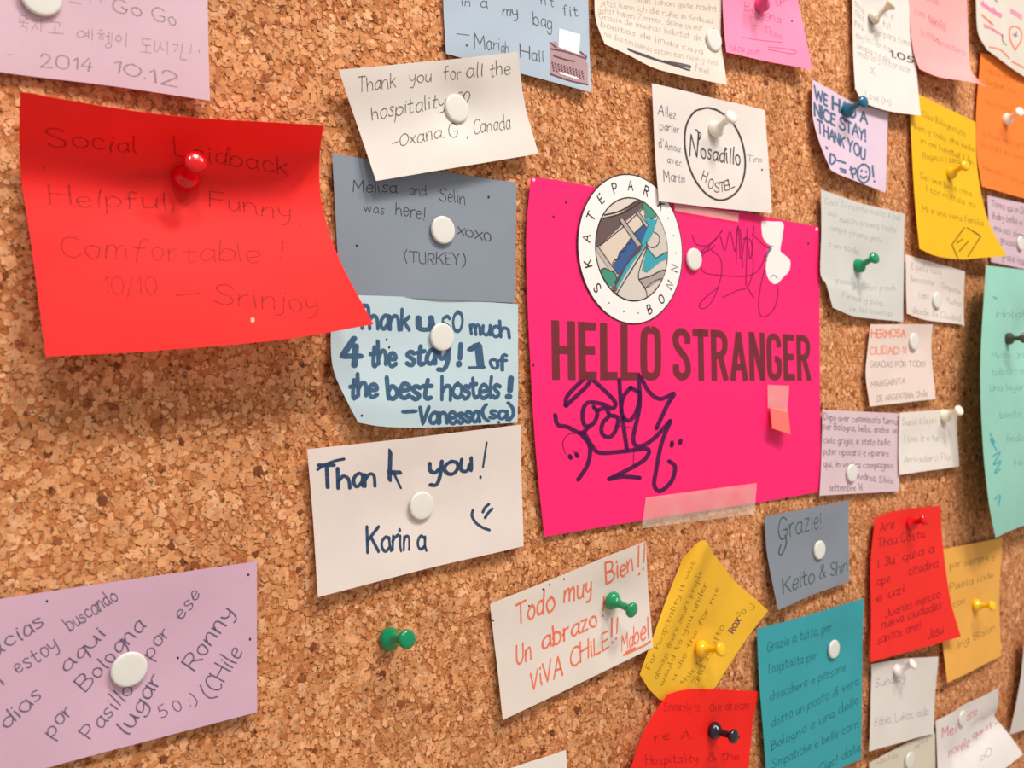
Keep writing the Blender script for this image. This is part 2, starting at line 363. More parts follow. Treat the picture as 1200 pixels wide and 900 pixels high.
# single-stroke alphabet: width; strokes (a leading ~ means a curved stroke); baseline 0, capitals 10
GL = {
'A': '7;0,0 3.5,10 7,0;1.4,3.6 5.8,3.6', 'B': '6;0,0 0,10;~0,10 4,9.8 5,7.6 3.6,5.6 0.2,5.2;~0,5.3 4.2,5 6,2.8 4.2,.4 0,0',
'C': '6;~6,8.6 4,10 1.4,9 0,5 1.4,1 4,0 6,1.2', 'D': '6;0,0 0,10;~0,10 3.6,9.6 6,7 6,3.4 3.6,.5 0,0',
'E': '5;5,10 0,10 0,0 5,0;0,5.2 4.2,5.2', 'F': '5;5,10 0,10 0,0;0,5.2 4,5.2', 'G': '7;~6,8.8 4,10 1.4,9 0,5 1.4,1 4,0 6.2,1.4 6.4,4.4;6.6,4.4 3.8,4.4',
'H': '6;0,0 0,10;6,0 6,10;0,5.2 6,5.2', 'I': '1;0.5,0 0.5,10', 'J': '5;~5,10 5,3 3.6,0.2 1.4,0.2 0,2', 'K': '6;0,0 0,10;6,10 0,4.4;2,5.8 6,0',
'L': '5;0,10 0,0 5,0', 'M': '8;0,0 .6,10 4,3 7.4,10 8,0', 'N': '6;0,0 0,10 6,0 6,10', 'O': '7;~3.5,10 1,8.6 0,5 1,1.4 3.5,0 6,1.4 7,5 6,8.6 3.5,10',
'P': '6;0,0 0,10;~0,10 4.4,9.8 6,7.4 4.4,4.8 0,4.6', 'R': '6;0,0 0,10;~0,10 4.4,9.8 5.8,7.6 4.2,5.2 0,5;2.6,5 6,0',
'S': '6;~5.8,8.6 3.6,10 .8,9 .4,7 2.6,5.4 5,4.2 5.8,2 4,0 1.4,.2 0,1.6', 'T': '7;0,10 7,10;3.5,10 3.5,0', 'U': '6;~0,10 0,3.4 1.2,.5 3,0 4.8,.5 6,3.4 6,10',
'V': '6;0,10 3,0 6,10', 'W': '9;0,10 2.2,0 4.5,8 6.8,0 9,10', 'X': '6;0,10 6,0;6,10 0,0', 'Y': '6;0,10 3,5;6,10 3,5 2.4,0', 'Z': '6;0,10 6,10 0,0 6,0',
'a': '5;~4.6,5.4 2.4,6.2 .3,4 .6,1 2.4,0 4.4,2;~4.7,6 4.6,2 5.2,.1', 'b': '5;~0,10 0,3 .1,0;~0,3.6 2,6.2 4.6,5 4.8,2 2.6,0 0,1.2',
'c': '4.5;~4.4,5 2.6,6.2 .5,4.6 .4,1.6 2.4,0 4.5,1', 'd': '5;~4.6,5 2.6,6.2 .4,4.4 .6,1 2.6,0 4.6,2;~4.9,10.4 4.7,4 5,0', 'e': '5;~.4,3.2 4.6,3.6 4.2,5.6 2.4,6.2 .5,4.6 .4,1.6 2.4,0 4.8,1.2',
'f': '4;~4,9.6 2.6,10.2 1.6,8.4 1.5,3 1.2,-1;0,5.8 3.6,6', 'g': '5;~4.6,5.2 2.4,6.2 .3,4.2 .6,1.2 2.4,.3 4.6,2.4;~4.8,6 4.8,-1 3.4,-3.6 1,-3.4 .2,-2.2',
'h': '5;0,10 0,0;~0,3.4 2,6 4.2,5.4 4.6,3 4.7,0', 'i': '1.4;~.6,6 .6,2 .9,0;.7,8.4', 'j': '2;~1.4,6 1.4,-1 .4,-3.4 -1.4,-3;1.5,8.4', 'k': '5;0,10 0,0;4.4,6.4 .2,2.8;1.4,3.8 4.8,0',
'l': '1.2;~.5,10 .4,3 .8,0', 'm': '7.6;0,6 .1,0;~.1,3.6 1.6,6.1 3.4,5.6 3.7,0;~3.7,3.6 5.2,6.1 7,5.6 7.4,0', 'n': '5;0,6 .1,0;~.1,3.4 2,6.1 4.2,5.6 4.7,0', 'o': '5;~2.6,6.2 .6,5 .2,2.6 1.6,.2 3.6,.2 4.9,2.4 4.4,5.2 2.6,6.2',
'p': '5;~0,6 0,0 .1,-4;~0,3.8 2,6.2 4.6,5 4.6,2 2.6,0 0,1.2', 'q': '5;~4.6,5.2 2.4,6.2 .3,4.2 .6,1.2 2.4,0 4.6,2;4.8,6 4.8,-4', 'r': '3.6;0,6 .1,0;~.1,3.4 1.4,5.6 3.6,6',
's': '4;~3.9,5.4 2,6.2 .4,5 1.8,3.4 3.6,2.2 3,.3 1.4,0 0,.8', 't': '4;~1.8,9 1.6,2 2.4,0 3.8,.6;0,6 3.9,6.2', 'u': '5;~0,6 .2,1.6 1.6,0 3.4,.6 4.5,3;~4.6,6 4.6,1.6 5.2,0',
'v': '4.6;0,6 2.2,0 4.6,6', 'w': '7;0,6 1.8,0 3.5,5 5.2,0 7,6', 'x': '4.6;0,6 4.6,0;4.6,6 0,0', 'y': '5;~0,6 .4,3 2,1.6 4,3;~4.8,6 4.4,0 3,-3.4 .8,-3.4', 'z': '4.4;0,6 4.2,6 0,0 4.4,0',
'0': '6;~3,10 .8,8.4 0,5 .8,1.6 3,0 5.2,1.6 6,5 5.2,8.4 3,10', '1': '2.4;0,7.6 2,10 2,0', '2': '5.6;~.2,7.6 1.4,9.8 4,9.6 5,7.2 3,3.8 0,0;0,0 5.6,.2', '3': '5;~.4,9 3,10 4.8,8 2,5.4;~2,5.4 5,3.8 4,.6 0,.8',
'4': '6;3.6,10 0,3.4 6,3.4;4.4,7 4.4,0', '5': '5.4;5,10 .8,10 .5,5.8;~.5,5.8 3.6,6 5.2,3.4 3.6,.3 0,.8', '6': '5;~4,10 1,6.6 .2,2.8 2,0 4.4,1 4.6,3.8 2.4,5 .4,3', '7': '5.4;0,10 5.4,10 1.8,0', '8': '5;~2.6,5.4 .4,8 2.6,10 4.6,8 2.6,5.4 .2,2.6 2.6,0 4.9,2.6 2.6,5.4', '9': '5;~4.6,7.4 2.4,5.4 .3,7.4 2,10 4.4,8.6 4.4,4 2.4,0',
'!': '1.2;.8,10 .5,3;.4,.3', '.': '1;.4,.3', ',': '1.2;.8,.6 .2,-1.6', "'": '1;.5,10 .4,8', '-': '4;0,3.6 4,4', '(': '2.4;~2.2,11 .2,7 .2,2 2.2,-1.4', ')': '2.4;~.2,11 2.2,7 2.2,2 .2,-1.4', ':': '1;.5,.8;.5,5.4', '/': '4;0,-2 4,10.6', '?': '4.6;~0,8.4 2,10 4.4,8 2.2,4.8 2.2,3;2.2,.3', '&': '6;~6,0 1,7 1.4,9.6 3.4,9.4 3.2,7 .2,3.6 .4,.8 2.4,0 5.6,4', '=': '4;0,3 4,3;0,6 4,6', '*': '1;.5,5',
}
def parse(g):
    p = GL[g].split(';'); out = []
    for s in p[1:]:
        cv = s.startswith('~'); out.append((cv, [tuple(float(v) for v in q.split(',')) for q in s.lstrip('~').split()]))
    return float(p[0]), out
GP = {k: parse(k) for k in GL}
def homog(src, dst):
    M = []; Bv = []
    for (x, y), (X, Y) in zip(src, dst):
        M.append([x, y, 1, 0, 0, 0, -X * x, -X * y]); Bv.append(X)
        M.append([0, 0, 0, x, y, 1, -Y * x, -Y * y]); Bv.append(Y)
    h = np.linalg.solve(np.array(M), np.array(Bv)); h = np.append(h, 1).reshape(3, 3)
    def f(p):
        q = h @ (p[0], p[1], 1); return (q[0] / q[2], q[1] / q[2])
    return f
def glyphs(text, gap=1.7, space=4.0, jit=.6, seed=0):
    """strokes of a line of writing in letter units; returns (width, [(curved, points)])"""
    rs = random.Random(hash(text) % 1000 if False else seed * 31 + sum(map(ord, text))); x = 0; out = []
    for ch in text:
        if ch == ' ': x += space; continue
        w_, st = GP.get(ch, GP['-'])
        dy = rs.uniform(-jit, jit); sx = 1 + rs.uniform(-.14, .14) * (jit > 0); sl = rs.uniform(-.09, .09) * (jit > 0); sy = 1 + rs.uniform(-.09, .09) * (jit > 0)
        for cv, P in st: out.append((cv, [(x + px * sx + py * sl + rs.gauss(0, .3) * jit, py * sy + dy + rs.gauss(0, .3) * jit) for px, py in P]))
        x += w_ * sx + gap
    return max(.1, x - gap), out
def write(K, text, x0, y0, x1, y1, h0, h1=None, wd=.8, slant=0.0, lean=0.0, gap=1.7, space=4.0, jit=.6, seed=0, natural=False):
    """writes TEXT with its baseline from (x0,y0) to (x1,y1); h = height of a capital at each end"""
    h1 = h0 if h1 is None else h1
    W_, st = glyphs(text, gap, space, jit, seed)
    L = math.hypot(x1 - x0, y1 - y0); ux, uy = (x1 - x0) / L, (y1 - y0) / L
    up = (lean, -1.0)
    if K.S is not None and natural: up = (uy, -ux)
    f = homog([(0, 0), (W_, 0), (W_, 10), (0, 10)], [(x0, y0), (x1, y1), (x1 + up[0] * h1, y1 + up[1] * h1), (x0 + up[0] * h0, y0 + up[1] * h0)])
    step = 10 / max(h0, 6) * 1.6
    for cv, P in st:
        P = [(a + b * slant, b) for a, b in P]
        if len(P) == 1: V, F = ribbon(P, wd * 1.15)
        else: V, F = ribbon(smooth2(P, step) if cv else straight2(P, step), wd)
        K.add([f(p) for p in V], F)
def strokes(K, T, scale, ox, oy, lst, wd, curved=True):
    for P in lst:
        Q = [(ox + x / scale, oy + y / scale) for x, y in P]
        if len(Q) == 1: V, F = ribbon(Q, wd)
        else: V, F = ribbon(smooth2(Q, 2.0) if curved else straight2(Q, 2.5), wd)
        K.add(V, F)
def dots(S, P, r=1.4, mat=None, name='pin_hole'):
    mat = mat or ink((60, 40, 35), 1.0)
    for x, y in P:
        K = Ink(S, mat, name); k = 8
        K.add([(x + r * .8 * math.cos(i * .7854), y + r * math.sin(i * .7854)) for i in range(k)], [tuple(range(k))]); K.done()
def fillpoly(K, P):
    tr = tessellate_polygon([[Vector((x, y, 0)) for x, y in P]])
    K.add(P, [tuple(t) for t in tr])

# ---------------------------------------------------------------- pins
def lathe(name, prof, mats, midx=None, seg=28, sq=None):
    V = []; F = []; MI = []
    for r, z in prof:
        for i in range(seg):
            a = 2 * math.pi * i / seg; V.append((r * math.cos(a), r * math.sin(a), z))
    for j in range(len(prof) - 1):
        for i in range(seg):
            k = (i + 1) % seg; F.append((j * seg + i, j * seg + k, (j + 1) * seg + k, (j + 1) * seg + i)); MI.append(midx[j] if midx else 0)
    F.append(tuple(range(seg))[::-1]); MI.append(midx[0] if midx else 0); F.append(tuple((len(prof) - 1) * seg + i for i in range(seg))); MI.append(0)
    me = bpy.data.meshes.new(name); me.from_pydata(V, [], F)
    for m in mats: me.materials.append(m)
    me.polygons.foreach_set('material_index', MI); me.polygons.foreach_set('use_smooth', [True] * len(F)); me.update()
    return me
NEEDLE = [(.0001, -.0075), (.0005, -.006), (.0005, .0)]
def arc(r, z0, z1, rnd, k=5):
    return [(r - rnd + rnd * math.sin(i / k * math.pi / 2), z1 - rnd + rnd * math.cos(i / k * math.pi / 2)) for i in range(k, -1, -1)]
TACK = NEEDLE + [(.0060, 0), (.0071, .0004), (.0075, .0012)] + arc(.0075, 0, .0026, .0010) + [(.0055, .00266), (.003, .0027), (.0003, .0027)]
PIN = NEEDLE + [(.0034, 0), (.0052, .0006), (.0060, .0020), (.0059, .0034), (.0050, .0049), (.0037, .0060), (.0028, .0073), (.0024, .0090), (.0023, .0115), (.0024, .0138), (.0029, .0152),
        (.0039, .0162), (.0046, .0169), (.0049, .0179), (.0047, .0189), (.0038, .0196), (.0022, .0199), (.0002, .0200)]
_pins = {}
def place(kind, S, px, py, rgb, label, tip=None, cat=None, group=None, scale=1.0, trans=0.0, tilt=(0, 0), rough=.15, scr=None):
    key = (kind, rgb, trans)
    if key not in _pins:
        prof = TACK if kind == 'thumbtack' else PIN
        mi = [1, 1, 0] + [0] * 60
        _pins[key] = lathe(kind, prof, [plastic(rgb, rough, trans=trans), steel], [1, 1] + [0] * (len(prof) - 3))
    B = hit(S, px, py) if S is not None else at(px, py, .0003)
    if B is None: B = at(px, py, .003)
    d = Vector((tilt[0], -1, tilt[1])).normalized()
    if tip is not None:
        rd = ray(*tip); L = .0185 * scale; oc = CAM - B; bq = oc.dot(rd); cq = oc.dot(oc) - L * L; disc = bq * bq - cq
        if disc > 0:
            c = [CAM + rd * t for t in (-bq - math.sqrt(disc), -bq + math.sqrt(disc))]
            c.sort(key=lambda q: q.y)
            d = (c[0] - B).normalized()
        else: d = (CAM + rd * (-bq) - B).normalized()
        if d.y > -.35: d.y = -.35; d.normalize()
    o = bpy.data.objects.new(kind, _pins[key]); COL.objects.link(o)
    o.location = B + d * .0002; o.rotation_mode = 'QUATERNION'; o.rotation_quaternion = d.to_track_quat('Z', 'Y'); o.scale = (scale,) * 3
    tag(o, label, cat or ('thumbtack' if kind == 'thumbtack' else 'push pin'), group or ('white round thumbtacks' if kind == 'thumbtack' else 'coloured push pins'))
    return o

# ================================================================ the notes, largest first
G_NOTE = 'paper notes pinned to the cork board'
WHITE = (233, 224, 216); GREY = (142, 148, 156); LILAC = (222, 188, 200)
# red note, top and bottom edges curling off the board
note('red', (254, 42, 38), 'large bright red note curling off the board below the lilac note with foreign script', trans=.30,
     TL=(24, 107, .023), TR=(379, 147.5, .026), BR=(438, 380, .030), BL=(54, 418, .024),
     t=[(147, 127, .024), (260, 138, .025)], r=[(375, 186, .010), (377.7, 238, .009), (397, 302, .019)], b=[(183, 411, .025), (330, 398, .028)],
     l=[(23.5, 195, .004), (36.5, 288, .010)], press=[(216, 212, .006, .035)], n=40, wob=.0006)
note('lilac_top', LILAC, 'lilac note with foreign script and date 2014 10.12 in the top left corner',
     TL=(-60, -60, .003), TR=(243, -55, .004), BR=(246, 118, .006), BL=(-55, 74, .006), r=[(243.5, 5, .005)], b=[(0, 84, .004), (120, 99, .005)], press=[(47, 2, .002, .03)])
note('poster', (253, 34, 114), 'large hot pink paper poster printed HELLO STRANGER in bold letters', cat='poster', group='', name='poster', thick=.0002, trans=.06,
     TL=(622, 208, .0045), TR=(959.5, 266, .003), BR=(962, 576, .003), BL=(637.5, 629, .003), t=[(650, 210.5, .0030), (700, 219.5, .002), (830, 241, .002)],
     r=[(961, 420, .003)], b=[(760, 608.5, .003), (885, 589.5, .002)], l=[(617, 290, .0045), (623, 450, .005), (629, 545, .004)], n=36)
note('grey', (138, 147, 159), 'grey blue note reading (TURKEY) and XOXO beneath the white hospitality note', trans=.1,
     TL=(389, 180, .003), TR=(605, 214, .002), BR=(604, 355, .002), BL=(398, 345, .003), t=[(456, 190, .002), (530, 203, .001)], l=[(394, 270, .003)], sharp='t')
note('pale_blue', (200, 220, 226), 'pale blue note in thick blue marker saying 1 of the best hostels', name='paper_note',
     TL=(389, 345, .003), TR=(607.5, 356.5, .0022), BR=(606.5, 495, .003), BL=(420, 495, .007), t=[(500, 349, .0025)], b=[(450, 500, .006), (500, 501, .004), (560, 498, .003)],
     l=[(387.5, 400, .004), (391, 434, .006), (405, 466, .008)], press=[(516, 395, .001, .02)])
note('oxana', WHITE, 'white note tilted left thanking for all the hospitality, with a small heart',
     TL=(396.5, 82, .010), TR=(606, 61, .010), BR=(631, 180, .008), BL=(441, 212, .010), t=[(500, 72, .009), (560, 66, .0095)], r=[(616, 125, .006)], l=[(419, 147, .006)], press=[(533, 128, .004, .016)])
note('karina', (234, 221, 213), 'white note with THANK YOU and a smiley in thick dark blue marker',
     TL=(360, 526.5, .005), TR=(610, 497.5, .003), BR=(614, 640, .006), BL=(373, 700, .007), r=[(611.5, 570, .003)], l=[(367, 613, .004)], t=[(485, 513, .003)], b=[(495, 668, .005)], press=[(492, 592, .002, .03)])
note('lilac_low', (219, 180, 200), 'big lilac note with slanting dark handwriting in the lower left corner',
     TL=(-60, 711, .003), TR=(301, 658, .003), BR=(301.5, 834.5, .005), BL=(-55, 934, .006), t=[(120, 684, .002)], r=[(301, 750, .003)], b=[(60, 899, .004)], press=[(150, 782, .002, .03)])
note('mariah', (184, 199, 214), 'light blue grey note with a typewriter picture in its corner',
     TL=(518, -45, .004), TR=(688, -18, .004), BR=(693, 108, .006), BL=(522.5, 63, .0025), r=[(690.5, 35, .004)], l=[(520, 10, .0025)], b=[(610, 86, .003)])
note('todo', (235, 222, 211), 'white note tilted up to the right written in orange marker VIVA CHILE',
     TL=(574.5, 708, .004), TR=(756.7, 634, .006), BR=(765, 758.5, .007), BL=(589.5, 844, .006), t=[(650, 677.5, .003)], r=[(761, 700, .004)], b=[(680, 800.5, .005)], l=[(580, 760, .003)], press=[(716, 700, .003, .02)])
note('nosadillo', (238, 228, 221), 'white card with NOSADILLO HOSTEL in a black circle above the pink poster',
     TL=(764, 97.5, .006), TR=(897, 129, .006), BR=(904.5, 250, .0075), BL=(772, 235.5, .0055), t=[(830, 113, .005)], b=[(840, 243.5, .0055)], l=[(767, 165, .005)], press=[(838, 155, .0025, .02)])
note('yellow', (250, 196, 52), 'yellow note turned on its corner with a curled tip, left of the teal note',
     TL=(800, 655, .005), sharp='tb', TR=(900.5, 715.5, .005), BR=(834, 812, .002), BL=(750, 790.5, .008), t=[(813, 640, .010), (823, 631.5, .014), (829, 636, .016), (835, 648, .008), (861, 681, .004)], r=[(866, 762, .003)], l=[(778, 710, .004)],
     b=[(760, 807, .005), (774, 821, .003), (800, 818, .002)], press=[(820, 760, .0035, .02)], n=32)
note('red_low', (250, 34, 24), 'red note at the bottom edge under the yellow note, pinned by a black push pin',
     TL=(783, 814, .006), TR=(888.5, 810, .004), BR=(872, 960, .006), BL=(722, 960, .012), t=[(800, 809, .005), (823, 807.5, .004)], r=[(881, 862, .004)], l=[(767, 836, .008), (752, 863, .010), (739, 900, .011)], press=[(838, 856, .003, .02)])
note('teal', (60, 168, 178), 'tall teal note with rows of dark handwriting beside the red note with a black pin',
     TL=(887.5, 737.5, .006), TR=(1012, 701, .006), BR=(1009.5, 890, .005), BL=(900, 935, .006), l=[(890, 800, .006), (895, 870, .006)], t=[(950, 720, .004)], r=[(1010.5, 790, .004)], press=[(975, 760, .003, .025)])
note('grazie', (140, 147, 158), 'slate grey note signed in dark green ink above the teal note',
     TL=(896.5, 605, .005), TR=(995.3, 586, .004), BR=(995, 681.5, .005), BL=(912, 715, .010), t=[(945, 596, .003)], l=[(899, 650, .005)], b=[(953, 697, .006)], press=[(958, 644, .002, .02)])
note('orange_yellow', (250, 184, 84), 'amber note partly hidden behind the narrow red note',
     TL=(1098, 645, .003), TR=(1175, 630, .004), BR=(1173, 768.5, .005), BL=(1110, 800.5, .009), r=[(1171.5, 700, .003)], l=[(1104, 745, .005)], press=[(1142, 709, .002, .02)], b=[(1140, 786, .006)])
note('red_tall', (252, 46, 36), 'narrow red note on the right, pinned at its top by a red push pin',
     TL=(1025.5, 607, .006), TR=(1102.5, 592.5, .005), BR=(1126, 746, .014), BL=(1020, 776, .010), r=[(1105, 640, .006), (1113, 700, .010)], l=[(1020, 660, .006), (1021, 720, .007)], t=[(1048, 599, .005)], b=[(1075, 761, .009)], press=[(1066, 614, .003, .02)])
note('white_small', (236, 228, 222), 'small white note with faint pencil right under the narrow red note',
     TL=(1021, 778.5, .005), TR=(1099.5, 769.5, .006), BR=(1094, 859.5, .005), BL=(1018, 880.5, .007), l=[(1021.5, 800, .004)], r=[(1096, 815, .004)], t=[(1060, 772, .005)], press=[(1050, 786, .003, .015)])
note('cream', (226, 216, 196), 'cream scrap of paper at the bottom edge beneath the small white note',
     TL=(1018.5, 894, .003), TR=(1095.5, 858.5, .003), BR=(1098, 950, .004), BL=(1017, 975, .004), t=[(1057, 873.5, .002)])
note('white_fold', (240, 232, 228), 'white note with pink writing in the bottom right whose lower half folds forward',
     TL=(1096.5, 845, .004), TR=(1170, 806, .010), BR=(1199.5, 884, .022), BL=(1101, 945, .012), t=[(1130, 828, .005)], r=[(1169.5, 841, .004)], l=[(1098, 885, .004)], b=[(1165, 909, .018)], sharp='r', press=[(1127, 840, .003, .02), (1160, 848, .007, .013), (1145, 860, .009, .013), (1130, 874, .008, .013), (1115, 886, .005, .012)])
note('white_edge', (226, 218, 212), 'pale note cut off by the right edge of the picture, low down',
     TL=(1202, 745, .012), TR=(1262, 735, .006), BR=(1262, 835, .008), BL=(1183, 861, .010), l=[(1197, 790, .011), (1190, 828, .011)], sharp='l')
note('mint', (160, 218, 200), 'large mint green sheet at the right edge, standing well off the board',
     TL=(1155.5, 311, .020), TR=(1300, 326, .012), BR=(1300, 582, .012), BL=(1166.5, 630, .026), l=[(1149, 425, .028), (1152, 520, .029), (1159, 590, .030)], t=[(1210, 317, .012)], b=[(1200, 616, .018)], press=[(1181, 397, .008, .03)])
note('yellow_tall', (244, 192, 24), 'tall golden yellow note with a house sketched at its bottom right corner',
     TL=(1067, 106, .004), TR=(1143, 143, .004), BR=(1179.5, 300, .016), BL=(1077.5, 291.5, .010), l=[(1067, 145, .004), (1072, 230, .007)], r=[(1146, 200, .006), (1157, 255, .010)], b=[(1097, 300, .010), (1126, 304, .011), (1152, 302, .013)], press=[(1112, 203, .003, .02)])
note('orange', (255, 134, 50), 'bright orange note in the upper right pinned by a clear white push pin',
     TL=(1149, 62, .004), TR=(1262, 80, .004), BR=(1262, 250, .006), BL=(1150.5, 218.5, .007), l=[(1144.5, 130, .004), (1145, 180, .005)], press=[(1178, 140, .002, .03)])
note('heart', (226, 216, 204), 'white card with an orange heart in the top right corner',
     TL=(1143, -30, .007), TR=(1268, 20, .007), BR=(1268, 127, .008), BL=(1157, 58.5, .009), l=[(1143.5, 5, .008), (1146, 38, .009)], b=[(1200, 89.5, .008)])
note('pink_pale', (255, 176, 174), 'pale pink note at the top right with a pointed lower corner peeling forward',
     TL=(1063, -40, .006), TR=(1132, -28, .006), BR=(1156.5, 102.5, .024), BL=(1077, 81, .009), l=[(1066, 20, .006), (1070, 60, .007)], r=[(1134, 30, .006), (1137, 78, .013), (1144, 91, .018)], b=[(1100, 90, .011), (1125, 94, .014), (1143, 97, .018)])
note('white_tall', (238, 230, 223), 'tall narrow white note with faint writing and 1.05 on it at the top',
     TL=(998, -40, .006), TR=(1064, -12, .007), BR=(1079, 135.5, .010), BL=(1002.5, 104, .008), l=[(998.5, 0, .005), (1000, 55, .005)], r=[(1066, 12, .006), (1073, 75, .006)], b=[(1009, 116, .008), (1018, 122.5, .008), (1045, 131, .009)], press=[(1021, 22, .003, .02)])
note('lilac_marker', (230, 204, 222), 'small lilac note lettered in blue marker WE HAD A NICE STAY',
     TL=(952, 93, .005), TR=(1041, 132, .004), BR=(1037.5, 226, .007), BL=(974, 199, .010), l=[(952, 134, .006), (960, 166, .008)], b=[(985, 205, .009), (1005, 213, .008)], t=[(996, 117, .003)], press=[(991, 130, .001, .02)])
note('pale_green', (218, 216, 210), 'wrinkled off-white note with faint pencil pinned by a green push pin',
     TL=(963, 222, .006), TR=(1060, 251, .004), BR=(1059, 377, .005), BL=(976, 360.5, .007), l=[(962, 270, .005), (961.5, 320, .006), (968.5, 333, .007)], b=[(998, 370, .006), (1028, 374, .005)], t=[(1010, 238, .004)], press=[(1004, 313, .003, .02)], wob=.0008)
note('small_a', (240, 226, 218), 'small pinkish white note touching the right side of the wrinkled off-white note',
     TL=(1061, 298, .004), TR=(1130.8, 318, .005), BR=(1130.5, 383, .006), BL=(1062.5, 367.5, .004), b=[(1085, 375, .003), (1125, 380, .004)], r=[(1129.5, 350, .003)], press=[(1096, 352, .001, .02)])
note('hermosa', (243, 222, 212), 'small cream note headed HERMOSA in orange capitals',
     TL=(1020, 380, .005), TR=(1093.5, 380, .006), BR=(1096, 467.5, .005), BL=(1019.5, 476.5, .006), l=[(1017, 410, .004), (1014.5, 441, .005)], r=[(1092, 400, .004), (1093, 430, .003)], press=[(1069, 400, .002, .02)])
note('lilac_right', (230, 204, 210), 'pinkish lilac note covered in dark handwriting right beside the pink poster',
     TL=(963.5, 480, .004), TR=(1055, 484.5, .003), BR=(1053.5, 575.5, .004), BL=(960.5, 581, .005), r=[(1054, 530, .003)], l=[(963, 530, .004)], press=[(996, 554, .001, .02)])
note('white_pin', (243, 234, 226), 'blank looking white note pinned at its upper right corner, right of the pinkish lilac note',
     TL=(1054.5, 483.5, .005), TR=(1123, 479, .004), BR=(1124, 546.5, .006), BL=(1054.5, 556.5, .006), l=[(1053, 520, .004)], r=[(1122, 510, .004)], press=[(1104, 489, .002, .015)])
note('cloth', (233, 219, 205), 'white note at the top with dense handwriting and a scribbled out last line',
     TL=(696, -45, .004), TR=(849, -35, .004), BR=(852, 99.5, .010), BL=(709, 51.5, .011), l=[(696.5, 0, .005), (699, 25, .008)], r=[(846.5, 5, .004), (847.5, 50, .006)], b=[(738, 65, .009), (770, 80.5, .008), (815, 92, .008)], press=[(835, 48, .002, .02)])
note('pink_hot', (255, 146, 184), 'bright pink note at the top dated along its lower left edge',
     TL=(846, -45, .005), TR=(930, -28, .005), BR=(952, 82, .010), BL=(851.5, 61, .009), l=[(847, 10, .005)], r=[(937, 8, .005), (943, 40, .007)], b=[(900, 72, .007)])
note('corner', (244, 236, 228), 'white note corner poking up at the bottom edge near the centre',
     TL=(590, 903, .003), TR=(663.5, 879, .004), BR=(668, 985, .004), BL=(592, 1010, .004))
note('lilac_far', (226, 196, 206), 'lilac note at the right edge, half covered by the golden yellow note',
     TL=(1157.5, 229, .004), TR=(1262, 252, .004), BR=(1262, 328, .003), BL=(1161, 307, .003), press=[(1194, 285, .002, .02)])

# ================================================================ writing
PEN = ink((92, 88, 88), .75); DARK = ink((70, 66, 70), .85); PENCIL = ink((150, 135, 132), .55); NAVY = ink((38, 66, 98), .97)
BLUEM = ink((58, 92, 122), .97); ORA = ink((238, 118, 86), .92); REDP = ink((150, 20, 22), .5); GREENI = ink((52, 84, 70), .85)
VIOL = ink((72, 20, 92), .88); BROWN = ink((116, 44, 50), .96); BLACK = ink((40, 34, 34), .95); PINKI = ink((232, 130, 158), .6); YPEN = ink((150, 116, 30), .7); REDLOW = ink((160, 20, 30), .6)
TEALI = ink((28, 98, 112), .7)
def K_(key, mat): return Ink(SH[key], mat)

k = K_('red', REDP)
write(k, 'Social', 56, 170, 160, 180, 22, 20, .7, seed=1); write(k, 'Laidback', 205, 182, 338, 206, 20, 20, .7)
write(k, 'Helpful,', 60, 240, 205, 246, 21, 20, .6); write(k, 'Funny', 246, 243, 340, 258, 20, 20, .6)
write(k, 'Comfortable', 72, 302, 305, 308, 24, 22, .55); write(k, '!', 328, 302, 332, 302, 20, 20, .55)
write(k, '10/10', 122, 345, 184, 345, 20, 20, .6); write(k, '-', 208, 352, 236, 350, 18, 18, .6); write(k, 'Srinjoy.', 252, 356, 380, 366, 24, 20, .6)
k.done()
dots(SH['red'], [(296, 375)], 3.2, ink((244, 190, 160), .9), 'torn_spot'); dots(SH['red'], [(52, 197), (351, 265)], 1.2)

k = K_('lilac_top', PENCIL)
write(k, 'Go Go', 132, 12, 206, 31, 17, 15, .8)
strokes(k, 0, 4.8, 0, 0, [  # one syllable block after another, as on the note
 [(112, 85), (150, 90), (148, 112), (114, 108), (112, 85)], [(105, 122), (160, 130)], [(130, 125), (128, 145)], [(118, 148), (150, 152), (146, 178)],
 [(178, 118), (212, 122), (196, 140), (178, 172)], [(196, 140), (214, 168)], [(232, 112), (230, 182)], [(232, 146), (250, 148)],
 [(285, 122), (335, 128), (332, 150)], [(310, 150), (308, 178)], [(274, 182), (355, 190)],
 [(462, 172), (436, 182), (438, 205), (465, 208), (478, 190), (462, 172)], [(478, 186), (498, 188)], [(478, 200), (498, 202)], [(500, 168), (498, 218)], [(520, 166), (518, 226)],
 [(560, 168), (574, 172)], [(548, 188), (590, 192)], [(566, 198), (556, 214), (572, 226), (584, 212), (566, 198)], [(596, 202), (612, 204)], [(614, 180), (612, 232)], [(630, 182), (628, 236)], [(612, 238), (592, 256), (608, 272), (628, 258), (612, 238)],
 [(668, 196), (650, 214), (664, 234), (686, 218), (668, 196)], [(712, 186), (708, 264)],
 [(798, 216), (850, 222)], [(806, 216), (802, 250), (846, 256)], [(824, 258), (822, 284)], [(792, 290), (850, 298)], [(870, 232), (872, 290)],
 [(905, 240), (898, 262), (884, 292)], [(900, 258), (918, 284)], [(942, 232), (940, 304)],
 [(972, 250), (1002, 252), (982, 290)], [(1024, 244), (1022, 292)], [(1018, 300), (1016, 332), (1050, 336)],
 [(1078, 250), (1070, 300)], [(1066, 322)], [(1122, 282), (1118, 298)], [(390, 10), (455, 20)], [(510, 5), (508, 14)], [(566, 0), (564, 14)], [(45, 305), (65, 308)]], .9)
write(k, '2014', 48, 78, 108, 83, 15, 15, .8); write(k, '10.12', 134, 84, 208, 102, 14, 16, .8)
k.done()

